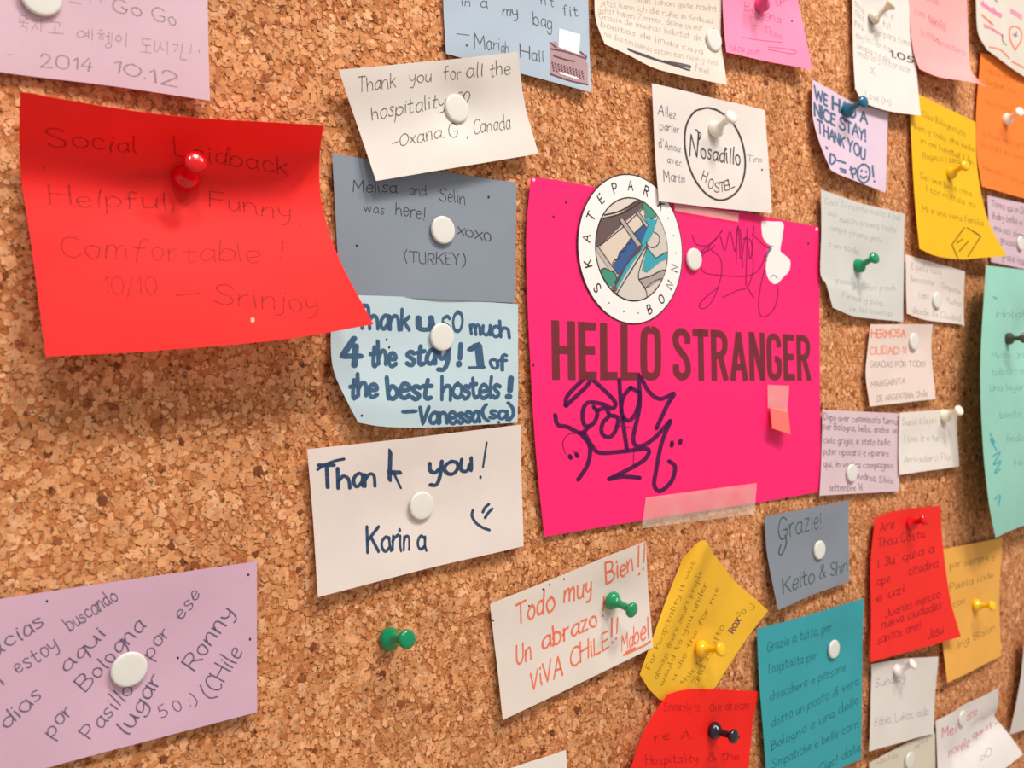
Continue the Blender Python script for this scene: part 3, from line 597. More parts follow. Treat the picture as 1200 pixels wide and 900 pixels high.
k = K_('oxana', PEN)
write(k, 'Thank', 420, 108, 464, 101, 17, 17, .75); write(k, 'you', 480, 97, 505, 96, 15, 15, .75); write(k, 'for', 520, 94, 541, 92, 15, 15, .75)
write(k, 'all', 547, 91, 565, 90, 16, 16, .75); write(k, 'the', 574, 90, 598, 87, 16, 16, .75)
write(k, 'hospitality', 436, 140, 522, 125, 17, 17, .75); strokes(k, 0, 3.75, 380, 0, [[(608, 465), (625, 450), (640, 420), (632, 402), (618, 410), (612, 425), (606, 405), (592, 408)], [(612, 425), (618, 440)]], 1.2)
write(k, '-Oxana.', 460, 172, 521, 161, 15, 15, .75); write(k, 'G', 526, 161, 537, 160, 15, 15, .75); write(k, ',', 547, 160, 549, 160, 14, 14, .75); write(k, 'Canada', 555, 157, 598, 150, 16, 16, .75); k.done()

k = K_('grey', DARK)
write(k, 'Melisa', 414, 224, 465, 227, 14, 14, .8); write(k, 'and', 480, 228, 499, 230, 12, 12, .8); write(k, 'Selin', 515, 235, 545, 239, 15, 15, .8)
write(k, 'was', 427, 249, 450, 251, 12, 12, .8); write(k, 'here!', 464, 251, 498, 257, 15, 15, .8); write(k, 'XOXO', 536, 275, 575, 283, 9, 9, 1.1)
write(k, '(TURKEY)', 474, 307, 545, 312, 13, 14, .8); k.done()
dots(SH['grey'], [(572.5, 231), (418, 288)], 1.7)

k = K_('pale_blue', BLUEM)
write(k, 'Thank', 418, 384, 480, 386, 25, 24, 2.1, gap=1.2, jit=.2); write(k, 'u', 491, 386, 507, 386, 26, 26, 2.1); write(k, 'SO', 519, 391, 541, 389, 22, 23, 2.0); write(k, 'much', 552, 391, 597, 395, 18, 19, 2.2, gap=1.1)
write(k, '4', 400, 430, 421, 430, 32, 32, 2.0); write(k, 'the', 434, 428, 464, 429, 25, 24, 2.3, gap=.9); write(k, 'stay', 477, 427, 526, 425, 24, 25, 2.2, gap=.9); write(k, '!', 537, 427, 540, 427, 25, 25, 2.4)
write(k, '1', 554, 430, 565, 430, 26, 26, 2.0, jit=.1); write(k, 'of', 575, 430, 594, 432, 16, 17, 2.2, gap=.8); strokes(k, 0, 4.615, 370, 340, [[(828, 419), (912, 417)]], 3.2)
write(k, 'the', 410, 466, 442, 465, 24, 24, 2.2, gap=.8); write(k, 'best', 455, 467, 505, 466, 26, 26, 2.1, gap=.8); write(k, 'hostels', 518, 468, 585, 465, 25, 25, 2.1, gap=.8); write(k, '!', 595, 465, 599, 465, 24, 24, 2.2)
write(k, '-', 475, 487, 486, 487, 14, 14, 3.4); write(k, 'Vanessa', 491, 496, 562, 494, 20, 20, 2.4, gap=.9); write(k, '(sg)', 567, 491, 602, 490, 15, 15, 2.3, gap=.9); k.done()
dots(SH['pale_blue'], [(453, 398), (456, 407), (424, 487)], 1.6)

k = K_('karina', NAVY)
write(k, 'Than', 376, 571, 440, 571, 25, 22, 1.75, gap=1.2, space=2, jit=.5); write(k, 'k', 455, 562, 470, 571, 36, 28, 1.4); strokes(k, 0, 4.286, 350, 490, [[(95, 258), (130, 235), (180, 215), (228, 205)]], 3.4)
write(k, 'you', 503, 559, 552, 552, 27, 25, 1.65, gap=1.2); write(k, '!', 562, 560, 566, 560, 44, 44, .75, slant=.15)
write(k, 'Karin', 431, 648, 480, 643, 29, 24, 1.6, gap=1.2); write(k, 'a', 489, 642, 499, 644, 24, 24, 1.6)
strokes(k, 0, 4.286, 350, 490, [[(875, 462), (870, 490), (890, 525), (925, 550), (958, 562)], [(955, 432), (935, 450), (925, 472)], [(972, 455), (950, 478), (936, 500)]], 3.4); k.done()

k = K_('lilac_low', ink((96, 88, 108), .8)); s = 1108 / 320
def zl(text, x0, y0, x1, y1, h, wd=.8): write(k, text, x0 / s, 640 + y0 / s, x1 / s, 640 + y1 / s, h / s, None, wd, natural=True)
zl('racias', -60, 470, 185, 320, 62); zl('estoy', 75, 520, 240, 410, 62); zl('buscando', 285, 345, 480, 215, 60, .9); zl('aqui', 275, 510, 430, 360, 55); zl('dias', 30, 745, 170, 610, 62)
zl('por', 210, 775, 295, 668, 62); zl('Bologna', 350, 590, 590, 325, 62); zl('Pasillo', 370, 785, 545, 585, 62); zl('por', 612, 455, 690, 350, 58); zl('lugar', 520, 770, 660, 540, 66)
zl('ese', 735, 300, 815, 200, 55); zl('Ronny', 790, 505, 950, 270, 68); zl('(CHile', 865, 625, 985, 430, 68); zl('5 0 :)', 655, 700, 800, 640, 50); zl('n', -10, 590, 20, 560, 50); k.done()
dots(SH['lilac_low'], [(55, 704.5), (291, 673.5), (208.5, 771), (293, 749)], 1.7)

k = K_('mariah', PEN)
write(k, "n't", 634, 5, 649, 8, 11, 11, .85); write(k, 'fit', 660, 17, 677, 20, 12, 12, .85); write(k, 'in', 541, 6, 551, 7, 10, 10, .85); write(k, 'a', 563, 8, 571, 9, 12, 12, .85); write(k, 'my', 589, 18, 607, 20, 12, 12, .9); write(k, 'bag', 625, 28, 647, 35, 16, 14, .85)
write(k, '-', 537, 43, 550, 45, 10, 10, .9); dots(SH['mariah'], [(547, 53)], 1.8, PEN, 'ink_dot')
write(k, 'Mariah', 556, 55, 596, 62, 19, 13, .8); write(k, 'Hall', 610, 68, 637, 73, 16, 13, .9); k.done()
z2 = lambda L: [(380 + x / 3.75, y / 3.75) for x, y in L]
k = Ink(SH['mariah'], ink((172, 140, 144), 1), 'typewriter_print'); fillpoly(k, z2([(990, 185), (1020, 182), (1030, 205), (1118, 238), (1145, 240), (1148, 262), (1158, 285), (1158, 370), (1070, 352), (992, 322)])); tp = k.done()
k = Ink(SH['mariah'], ink((240, 236, 232), 1), 'printed_sheet', .00018); fillpoly(k, z2([(1032, 125), (1125, 152), (1118, 240), (1028, 207)])); k.done()
k = Ink(SH['mariah'], ink((110, 62, 74), 1), 'printed_keys', .00018)
strokes(k, 0, 3.75, 380, 0, [[(996, 190), (1020, 210)], [(1125, 228), (1152, 250)], [(996, 215), (1060, 228), (1150, 258)], [(992, 325), (1080, 355), (1158, 372)], [(1008, 245), (1060, 262), (1100, 270)]], 1.6)
for r in range(4):
    strokes(k, 0, 3.75, 380, 0, [[(1002 + i * 13 + r * 2, 276 + i * 3.8 + r * 11)] for i in range(11)], 1.9)
k.done()
k = Ink(SH['mariah'], ink((236, 228, 224), 1), 'printed_space_bar', .00024); strokes(k, 0, 3.75, 380, 0, [[(1035, 320), (1112, 345)]], 2.4); k.done()

k = K_('todo', ORA); s = 861 / 220
def zt(text, x0, y0, x1, y1, h0, h1, wd=1.25, **a): write(k, text, 560 + x0 / s, 620 + y0 / s, 560 + x1 / s, 620 + y1 / s, h0 / s, h1 / s, wd, **a)
zt('Todo', 175, 440, 350, 365, 95, 100, 1.2); zt('muy', 395, 335, 520, 300, 95, 90, 1.2); zt('Bien', 590, 248, 712, 190, 95, 80, 1.2); zt('!!', 735, 205, 765, 180, 140, 130, .9)
zt('Un', 180, 622, 245, 590, 85, 80, 1.3); zt('abrazo', 295, 555, 545, 440, 85, 75, 1.3); zt('!', 570, 400, 578, 396, 90, 90, 1.2)
zt('ViVA', 245, 738, 388, 665, 85, 90, 1.3); zt('CHiLE', 425, 640, 600, 540, 88, 80, 1.2); zt('!!', 612, 520, 640, 500, 110, 100, 1.0); zt('Mabel', 660, 560, 785, 500, 75, 95, 1.2)
strokes(k, 0, s, 560, 620, [[(668, 578), (760, 535), (790, 515)], [(680, 565), (720, 545)]], 2.4); k.done()
dots(SH['todo'], [(578, 727), (636.5, 690.5), (644, 685), (661, 678.5), (620, 710)], 1.3)

s = 844 / 150
k = K_('nosadillo', ink((72, 68, 96), .75))
def zn(text, x0, y0, x1, y1, h0, h1, wd=.9, **a): write(k, text, 760 + x0 / s, 95 + y0 / s, 760 + x1 / s, 95 + y1 / s, h0 / s, h1 / s, wd, **a)
zn('Allez', 62, 218, 180, 252, 70, 55); zn('parler', 75, 320, 200, 345, 55, 50); zn("d'Amour", 68, 440, 215, 472, 60, 45); zn('avec', 125, 540, 218, 560, 50, 50); zn('Martin', 100, 660, 240, 668, 75, 50)
zn('Tina', 650, 530, 745, 538, 50, 40, .7); k.done()
k = K_('nosadillo', ink((58, 52, 54), .95)); k.name = 'printed_logo'
def el(cx, cy, rx, ry, rot, n=64): return [(cx + rx * math.cos(t) * math.cos(rot) - ry * math.sin(t) * math.sin(rot), cy + rx * math.cos(t) * math.sin(rot) + ry * math.sin(t) * math.cos(rot)) for t in [2 * math.pi * i / n for i in range(n + 1)]]
strokes(k, 0, s, 760, 95, [[(370, 178), (300, 205), (250, 290), (238, 400), (255, 520), (300, 640), (370, 735), (450, 782), (520, 775), (590, 720), (630, 620), (635, 500), (605, 370), (545, 265), (465, 200), (400, 178), (370, 178)]], 2.3)
zn('N', 272, 500, 320, 505, 140, 140, .9); zn('osadillo', 345, 505, 605, 555, 95, 105, 1.1, jit=.15)
strokes(k, 0, s, 760, 95, [[(308, 320), (322, 325)], [(325, 340), (345, 345), (335, 385)], [(318, 322), (330, 350), (326, 420)]], 1.4)
for ch, x, y, rr in (('H', 362, 635, .5), ('O', 405, 685, .35), ('S', 450, 708, .1), ('T', 485, 705, -.05), ('E', 520, 695, -.25), ('L', 552, 680, -.45)):
    ux, uy = math.cos(rr), math.sin(rr); w_ = 32
    write(k, ch, 760 + (x - ux * w_ / 2) / s, 95 + (y - uy * w_ / 2 + 24) / s, 760 + (x + ux * w_ / 2) / s, 95 + (y + uy * w_ / 2 + 24) / s, 62 / s, None, 1.1, lean=uy * .6, jit=0)
k.done(); dots(SH['nosadillo'], [(893, 199)], 1.3)

# poster: title, tags, torn patch, tape, scrap and sticker
PO = SH['poster']; PM = PO.o
k = Ink(PO, ink((66, 14, 72), .82), 'marker_tag')
strokes(k, 0, 3.333, 610, 370, [[(175, 350), (185, 310), (250, 245), (275, 232), (262, 270), (200, 330), (178, 352)], [(265, 235), (320, 285), (368, 335), (360, 362), (320, 345), (262, 340), (242, 380), (252, 430), (285, 420), (300, 380), (285, 355)],
 [(135, 388), (145, 425), (185, 435), (235, 458), (270, 430)], [(300, 370), (330, 362), (345, 390), (320, 420), (318, 460), (345, 475), (370, 450), (380, 400), (345, 388)],
 [(385, 250), (395, 380), (415, 520)], [(430, 280), (400, 320), (395, 380), (420, 410), (450, 380), (465, 310), (430, 280)], [(460, 230), (465, 350), (440, 480), (465, 510), (520, 480), (585, 410)],
 [(470, 240), (500, 295), (545, 325), (600, 303), (575, 345), (530, 440)], [(250, 460), (280, 510), (310, 535), (400, 530), (495, 520), (490, 555), (440, 590), (345, 638)], [(345, 638), (400, 628), (465, 633)],
 [(585, 412), (550, 500), (530, 600), (522, 660), (545, 685), (590, 645), (603, 590), (580, 568)], [(225, 640), (262, 580), (270, 510), (235, 460)], [(192, 548), (196, 555)], [(218, 540), (222, 548)], [(592, 495), (590, 508)], [(625, 487), (622, 498)]], 5.0); k.done()
k = Ink(PO, ink((150, 20, 90), .8), 'pen_tag')
strokes(k, 0, 3.333, 610, 370, [[(240, 460), (190, 462), (165, 495), (175, 540)], [(445, 440), (440, 600)], [(205, 525), (222, 550)], [(385, 430), (450, 440)]], 1.3); k.done()
k = Ink(PO, ink((150, 20, 90), .8), 'pen_tag')
strokes(k, 0, 3.333, 610, 190, [[(670, 285), (685, 320), (730, 325), (770, 290), (790, 262), (755, 310), (705, 350), (735, 345), (760, 325)], [(740, 330), (705, 375), (712, 425), (760, 440), (880, 445), (930, 420), (960, 360)],
 [(742, 340), (782, 380), (782, 450), (755, 530), (722, 570), (697, 565), (715, 535), (770, 490)], [(780, 290), (798, 345), (818, 270), (838, 350), (850, 245), (860, 380), (880, 290), (898, 380), (912, 250)],
 [(870, 300), (900, 310), (908, 420), (885, 488), (850, 500), (790, 528)], [(885, 488), (910, 530)], [(952, 420), (935, 500), (930, 570), (945, 605), (985, 580), (1005, 520), (1000, 470)], [(905, 280), (950, 325), (975, 340), (950, 370)],
 [(845, 260), (842, 400)], [(858, 260), (868, 410)], [(885, 260), (880, 480)]], 1.5); k.done()
def pq(text, bx0, by0, bx1, by1, tx0, ty0, tx1, ty1, K, wd):
    W_, st = glyphs(text, 2.3, 4, 0, 0); f = homog([(0, 0), (W_, 0), (W_, 10), (0, 10)], [(bx0, by0), (bx1, by1), (tx1, ty1), (tx0, ty0)])
    return W_, st, f
# bold condensed capitals, built from straight and curved bars in letter units (height 10)
BOLD = {'H': (4.3, ['0.7,0 .7,10', '3.6,0 3.6,10', '.7,5.1 3.6,5.1']), 'E': (3.6, ['.7,0 .7,10', '.7,9.25 3.5,9.25', '.7,5.1 3.2,5.1', '.7,.75 3.5,.75']), 'L': (3.5, ['.7,0 .7,10', '.7,.75 3.4,.75']),
 'O': (4.3, ['~2.15,9.3 1.1,8.9 .7,7.6 .7,2.4 1.1,1.1 2.15,.7 3.2,1.1 3.6,2.4 3.6,7.6 3.2,8.9 2.15,9.3']), 'S': (4.2, ['~3.5,7 3.45,8.4 2.1,9.3 .8,8.5 .8,6.9 1.7,5.6 2.8,4.5 3.5,3 3.4,1.5 2.1,.7 .75,1.5 .7,3.1']),
 'T': (4, ['2,0 2,9.9', '0,9.25 4,9.25']), 'R': (4.4, ['.7,0 .7,10', '~.7,9.25 2.5,9.2 3.5,8.3 3.5,6.2 2.5,5.1 .7,5', '2.3,5 3.8,0']), 'A': (4.6, ['.55,0 2.3,9.8', '4.05,0 2.3,9.8', '1.1,2.7 3.5,2.7']),
 'N': (4.5, ['.7,0 .7,10', '3.8,0 3.8,10', '.8,9.8 3.7,.2']), 'G': (4.3, ['~3.6,7 3.4,8.6 2.15,9.3 1,8.8 .7,7.4 .7,2.6 1,1.2 2.15,.7 3.3,1.2 3.6,2.5 3.6,4.6', '3.6,4.5 2.3,4.5'])}
def butt(P, wd):
    V = []; F = []; n = len(P); h = wd / 2
    for i, (x, y) in enumerate(P):
        a = P[max(0, i - 1)]; c = P[min(n - 1, i + 1)]; dx, dy = c[0] - a[0], c[1] - a[1]; l = math.hypot(dx, dy) or 1e-9; dx /= l; dy /= l
        V += [(x - dy * h, y + dx * h), (x + dy * h, y - dx * h)]
        if i: F.append((2 * i - 2, 2 * i - 1, 2 * i + 1, 2 * i))
    return V, F
def bold(K, text, f, W_total=None, gap=.55):
    x = 0
    for ch in text:
        if ch == ' ': x += 2.1; continue
        w_, st = BOLD[ch]
        for q in st:
            cv = q[0] == '~'; P = [tuple(float(v) for v in t.split(',')) for t in q.lstrip('~').split()]
            P = [(a + x, b) for a, b in P]
            V, F = butt(smooth2(P, .25) if cv else straight2(P, .5), 1.42); K.add([f(p) for p in V], F)
        x += w_ + gap
def boldw(text, gap=.55): return sum(2.1 if c == ' ' else BOLD[c][0] + gap for c in text) - gap
def linefit(text, quad): W_ = boldw(text); return homog([(0, 0), (W_, 0), (W_, 10), (0, 10)], quad)
k = Ink(PO, BROWN, 'printed_title', .00016)
bold(k, 'HELLO', linefit('HELLO', [(647, 445), (774.5, 446), (774.5, 382), (646, 375)]))
bold(k, 'STRANGER', linefit('STRANGER', [(789, 446), (950.5, 446), (949, 393), (788, 383.5)])); k.done()
z1 = lambda L: [(610 + x / 3.333, 190 + y / 3.333) for x, y in L]
k = Ink(PO, ink((240, 226, 222), 1), 'torn_white_patch', .0002); fillpoly(k, smooth2(z1([(940, 230), (985, 232), (1025, 238), (1022, 290), (1014, 345), (1030, 362), (1052, 385), (1048, 425), (1025, 450), (1005, 472), (985, 474), (962, 445), (958, 395), (968, 360), (978, 330), (962, 318), (946, 295), (941, 262), (940, 230)]), 1.5)[:-1]); k.done()
k = Ink(PO, ink((50, 140, 170), .9), 'blue_pen_mark', .00026); strokes(k, 0, 3.333, 610, 190, [[(958, 345), (982, 335), (962, 362), (960, 388)], [(975, 452), (988, 440), (1002, 455)], [(968, 330), (985, 328)]], 1.0); k.done()
dots(PO, [(625.5, 210.8), (957, 268.5), (941, 263.5)], 2.0, ink((244, 214, 212), .9), 'worn_edge')
dots(PO, [(663, 237), (648.5, 254), (947, 285.5), (625, 428)], 1.6)
def strip(name, Sx, px, off, mat, thick=.00005, n=8, label=None):
    """a flat piece stuck on the poster: px = TL TR BR BL, each with its lift"""
    S = sheet_mesh(name, *px, mat=mat, thick=thick, n=n, parent=PM, wob=0)
    if label: S.o['label'] = label
    return S
strip('clear_tape', PO, [(757, 583, .0042), (887, 566, .0042), (884, 602, .0040), (752, 619, .0040)], 0, tape_m)
strip('clear_tape', PO, [(790, 237.5, .0034), (866, 250, .0034), (865, 260, .0034), (791, 247, .0034)], 0, tape_m)
strip('paper_scrap', PO, [(902.5, 478, .0045), (923.5, 480, .0050), (926.5, 509, .0100), (905, 502, .0085)], 0, paper((250, 118, 108)), label='small coral paper scrap taped to the poster')
strip('clear_tape', PO, [(899.5, 451, .0042), (925, 452, .0042), (922.5, 483, .0056), (900, 478, .0052)], 0, tape_m)

# round sticker on the poster: a disc standing at its own place on the poster plane
SC_ = at(741.5, 292.5, .0034); SR = .0475
def st2(a, b, off=0): return Vector((SC_.x + a * SR, SC_.y - off, SC_.z + b * SR)) - PM.location
def px2st(x, y):
    p = at(x, y, .0034); return ((p.x - SC_.x) / SR, (p.z - SC_.z) / SR)
def disc(name, r, off, mat, thick=.0001, parent=PM, seg=72):
    V = [st2(r * math.cos(6.28319 * i / seg), r * math.sin(6.28319 * i / seg), off) for i in range(seg)]; V += [v + Vector((0, thick, 0)) for v in V]
    F = [tuple(range(seg))[::-1], tuple(range(seg, 2 * seg))] + [(i, (i + 1) % seg, (i + 1) % seg + seg, i + seg) for i in range(seg)]
    o = link(name, V, F, mat, parent); return o
stick = disc('round_sticker', 1.0, 0, ink((52, 46, 46), 1, .35), .00025); stick['label'] = 'round white sticker lettered SKATEPARK BONN with a skate ramp drawing'
disc('sticker_face', .982, .00005, ink((240, 232, 228), 1, .35), parent=stick)
disc('sticker_outline', .695, .00010, ink((52, 46, 46), 1, .35), .00004, parent=stick)
IR = .675
def clip(P, R=IR, n=60):
    out = P
    for i in range(n):
        a = 6.28319 * i / n; nx, ny = math.cos(a), math.sin(a); src = out; out = []
        for j in range(len(src)):
            p, q = src[j], src[(j + 1) % len(src)]; dp = p[0] * nx + p[1] * ny - R; dq = q[0] * nx + q[1] * ny - R
            if dp <= 0: out.append(p)
            if dp * dq < 0: t = dp / (dp - dq); out.append((p[0] + (q[0] - p[0]) * t, p[1] + (q[1] - p[1]) * t))
        if not out: return []
    return out
zs = lambda L: [px2st(670 + x / 4.6125, 195 + y / 4.6125) for x, y in L]
layer = [0.00014]
def art(name, rgb, P, stroke=None):
    layer[0] += .000012
    Q = zs(P)
    V = []; F = []
    if stroke:
        v, f = ribbon(smooth2(Q, .03) if stroke[1] else straight2(Q, .05), stroke[0])
        for q in f:
            c = [v[i] for i in q]
            if all(math.hypot(*p) < IR + .02 for p in c): b = len(V); V += c; F.append(tuple(range(b, b + len(c))))
    else:
        Q = clip(Q)
        if len(Q) < 3: return
        V = Q; F = [tuple(t) for t in tessellate_polygon([[Vector((a, b, 0)) for a, b in Q]])]
    if F: link(name, [st2(a, b, layer[0]) for a, b in V], F, ink(rgb, 1, .4), stick)
disc('sticker_picture', IR, .00013, ink((206, 194, 184), 1, .4), .00003, parent=stick)
LINE = (56, 48, 48)
art('drawn_roof', (104, 84, 82), [(60, 330), (150, 290), (260, 255), (375, 170), (392, 215), (300, 290), (150, 430), (60, 480)])
art('drawn_sky', (214, 202, 192), [(100, 100), (400, 100), (372, 165), (260, 240), (150, 268), (60, 290)])
art('drawn_line', LINE, [(120, 274), (250, 245), (330, 200), (378, 168)], (.022, True)); art('drawn_line', LINE, [(120, 292), (260, 258), (340, 215), (385, 178)], (.02, True))
art('drawn_tree', (70, 142, 120), [(376, 178), (430, 190), (475, 235), (460, 262), (430, 285), (400, 280), (392, 240)]); art('drawn_line', LINE, [(376, 178), (386, 225), (392, 262), (402, 284), (430, 286), (462, 262)], (.016, True))
art('drawn_water', (62, 158, 172), [(400, 282), (450, 290), (480, 270), (440, 360), (390, 440), (330, 520), (240, 670), (225, 640), (300, 480), (370, 340)])
art('drawn_wall', (214, 196, 180), [(150, 430), (290, 320), (385, 225), (392, 262), (335, 380), (250, 480), (215, 545)]); art('drawn_line', LINE, [(150, 430), (290, 318), (385, 225)], (.016, False))
art('drawn_hill', (62, 92, 142), [(215, 540), (240, 505), (258, 462), (290, 425), (318, 380), (345, 352), (372, 328), (400, 300), (415, 318), (370, 425), (330, 490), (262, 590), (225, 560)])
art('drawn_line', LINE, [(215, 540), (228, 508), (252, 498), (256, 464), (286, 455), (292, 425), (318, 412), (320, 380), (348, 352), (372, 330), (400, 300)], (.018, True))
art('drawn_beam', (176, 166, 160), [(256, 290), (276, 280), (378, 425), (358, 442)]); art('drawn_line', LINE, [(256, 290), (358, 442)], (.016, False)); art('drawn_line', LINE, [(276, 282), (378, 425)], (.016, False))
art('drawn_beam', (176, 166, 160), [(344, 248), (358, 240), (412, 318), (400, 330)]); art('drawn_line', LINE, [(344, 248), (400, 330)], (.014, False)); art('drawn_line', LINE, [(358, 242), (412, 318)], (.014, False))
art('drawn_beam', (186, 172, 162), [(134, 440), (150, 430), (246, 580), (234, 604), (140, 470)]); art('drawn_line', LINE, [(138, 432), (246, 582)], (.014, False))
art('drawn_tree', (70, 142, 120), [(156, 560), (178, 548), (200, 560), (232, 575), (240, 612), (218, 650), (190, 640), (150, 600)]); art('drawn_line', LINE, [(156, 560), (178, 550), (196, 562), (228, 574), (240, 605), (236, 640)], (.016, True))
art('drawn_ramp', (202, 192, 182), [(405, 440), (460, 500), (550, 440), (540, 330), (470, 262), (440, 350)]); art('drawn_line', LINE, [(548, 440), (450, 498), (404, 438)], (.018, False)); art('drawn_line', LINE, [(470, 262), (520, 320), (552, 400)], (.014, False))
art('drawn_ring', LINE, [(440, 355), (466, 372), (470, 410), (445, 438), (410, 432), (402, 410)], (.016, True))
art('drawn_water', (62, 158, 172), [(405, 445), (450, 500), (560, 442), (545, 488), (480, 512), (405, 572), (378, 560)])
art('drawn_pipe', (206, 196, 186), [(235, 680), (400, 440), (372, 540), (360, 610), (400, 680), (410, 760), (330, 770)]); art('drawn_line', LINE, [(240, 690), (400, 432)], (.02, False)); art('drawn_line', LINE, [(402, 445), (372, 530), (358, 605), (398, 670), (408, 760)], (.018, True))
art('drawn_bowl', (166, 154, 148), [(362, 612), (440, 582), (500, 560), (560, 572), (560, 610), (470, 612), (420, 650), (395, 655)]); art('drawn_line', LINE, [(362, 612), (430, 590), (490, 562), (552, 575)], (.018, True)); art('drawn_line', LINE, [(395, 658), (440, 622), (490, 606), (545, 615)], (.012, True))
art('drawn_post', (90, 72, 68), [(360, 428), (380, 424), (370, 452), (300, 520), (268, 590), (240, 640), (228, 625), (250, 590)]); art('drawn_post', (110, 84, 80), [(214, 650), (236, 640), (245, 668), (225, 682)])
# ring lettering
kk = []; 
def ringletter(ch, px, py, inward=True):
    a, b = px2st(px, py); rr = math.hypot(a, b); a *= .85 / rr; b *= .85 / rr; rr = .85; ux, uy = (a / rr, b / rr); 
    if not inward: ux, uy = -ux, -uy
    rx, ry = uy, -ux; W_, st = glyphs(ch, 0, 0, 0, 0); sc = .0125
    for cv, P in st:
        V, F = ribbon(P if not cv else smooth2(P, .8), 1.5)
        b0 = len(RV); RV.extend([st2(a + (x - W_ / 2) * sc * rx + (y - 5) * sc * ux, b + (x - W_ / 2) * sc * ry + (y - 5) * sc * uy, .00016) for x, y in V]); RF.extend([tuple(b0 + i for i in f) for f in F])
RV = []; RF = []
for ch, x, y in (('S', 703, 334), ('K', 692, 308), ('A', 689.5, 279.6), ('T', 692.5, 253.5), ('E', 704.5, 233.6), ('P', 720.5, 220.5), ('A', 738.7, 217.3), ('R', 757.4, 224), ('K', 775, 240), ('*', 784, 255), ('*', 792, 275), ('*', 796, 297), ('*', 748, 369), ('*', 731, 364), ('*', 715.5, 351)): ringletter(ch, x, y)
for ch, x, y in (('N', 796, 317), ('N', 791, 340), ('O', 780, 359), ('B', 763, 368.5)): ringletter(ch, x, y, False)
link('sticker_lettering', RV, RF, ink((52, 46, 46), 1, .4), stick)

# smaller notes
s = 3.216
k = K_('yellow', YPEN)
def zy(text, x0, y0, x1, y1, h): write(k, text, 740 + x0 / 4.497, 625 + y0 / 4.497, 740 + x1 / 4.497, 625 + y1 / 4.497, h / 4.497, None, .9, natural=True)
for t_, a in (('For hospitality it was', (100, 715, 335, 150, 26)), ('always there smart people', (135, 770, 375, 205, 26)), ('would to you under', (165, 805, 402, 265, 26)), ('u die the for me', (225, 775, 465, 290, 26)),
              ('this for', (270, 800, 400, 640, 26)), ('and so ofto', (345, 800, 490, 490, 30)), ('so :)', (560, 440, 650, 395, 34))): zy(t_, *a)
zy('we will', 325, 790, 380, 700, 26)
k.done(); k = K_('yellow', ink((110, 50, 90), .8)); write(k, 'ROX', 859, 742, 869, 727, 6, None, 2.2, natural=True); k.done()
k = K_('red_low', REDLOW)
for a in (("Sincerely to", 778, 833, 820, 833), ('die dream', 832, 833, 878, 831), ('re. A.', 768, 868, 812, 865), ('Hospitality', 757, 896, 818, 893), ('& the', 830, 892, 866, 890)): write(k, *a, 11, 10, .9)
k.done(); dots(SH['red_low'], [(866, 864)], 1.4)
k = K_('teal', TEALI)
def zz(t_, x0, y0, x1, y1, h): write(k, t_, 885 + x0 / 4.39, 695 + y0 / 4.39, 885 + x1 / 4.39, 695 + y1 / 4.39, h / 4.39, None, .85)
for a in (('Grazie a tutto, per', 62, 302, 395, 190, 48), ("l'ospitalita per", 70, 415, 315, 340, 48), ('chiacchere e persone', 75, 555, 465, 400, 46), ("dotto un posto di vera", 85, 690, 530, 470, 46),
          ('Bologna e una delle', 85, 810, 530, 570, 46), ('Simpatiche e belle corn', 85, 905, 530, 690, 46), ('Ciao! dalla', 330, 925, 540, 810, 46)): zz(*a)
k.done()
k = K_('grazie', GREENI)
write(k, 'Grazie!', 912, 634, 962, 618, 26, 20, .6); write(k, 'Keito & Shin', 918, 696, 993, 668, 20, 15, .75, gap=1); strokes(k, 0, 3.75, 880, 570, [[(150, 215), (155, 250), (135, 300), (122, 290), (132, 255)]], 1.4); k.done()
k = K_('orange_yellow', ink((130, 108, 60), .6))
for a in (('por siempre y', 1113, 667, 1165, 655), ('Paola iside', 1113, 692, 1164, 677), ('con', 1117, 712, 1130, 707), ("Ing. Bailon", 1122, 760, 1166, 738)): write(k, *a, 9, 8, .8)
k.done()
k = K_('red_tall', ink((140, 14, 34), .75)); s = 4.089
def zr(t_, x0, y0, x1, y1, h=42): write(k, t_, 1010 + x0 / s, 580 + y0 / s, 1010 + x1 / s, 580 + y1 / s, h / s, None, .95)
for a in (('Are', 85, 180, 155, 155), ('Thou Costa', 75, 250, 300, 205), ("i 3u' quia a", 75, 350, 345, 275), ('citadina', 225, 385, 365, 345), ('ape', 75, 435, 135, 415), ('e uzi', 70, 515, 205, 465), ('Juanes mezco', 110, 590, 375, 490), ('nueva ciudades', 95, 640, 380, 545), ('santos ane!', 75, 715, 280, 640), ('Josu', 315, 695, 390, 660, 50)): zr(*a)
k.done()
k = K_('white_small', PENCIL); s = 1200 / 190
write(k, 'Sunday', 1010 + 100 / s, 760 + 290 / s, 1010 + 320 / s, 760 + 235 / s, 10, None, .7); write(k, 'Fabio, Lukas, aida', 1010 + 95 / s, 760 + 575 / s, 1010 + 490 / s, 760 + 490 / s, 10, None, .7); k.done()
k = K_('cream', PENCIL); write(k, 'Cosa fate', 1027, 896, 1052, 888, 7); write(k, 'arte', 1072, 878, 1088, 869, 6); k.done()
k = K_('white_fold', PINKI)
for a in (('Mei', 1104, 864, 1121, 859, 12), ('amo', 1133, 845, 1145, 838, 11), ('questa', 1140, 866, 1168, 849, 8), ('novela', 1112, 886, 1136, 874, 11)): write(k, *a, None, 1.3)
k.done(); k = K_('white_fold', PENCIL); write(k, 'oO', 1148, 892, 1162, 885, 9); k.done()
k = K_('mint', ink((110, 160, 150), .6))
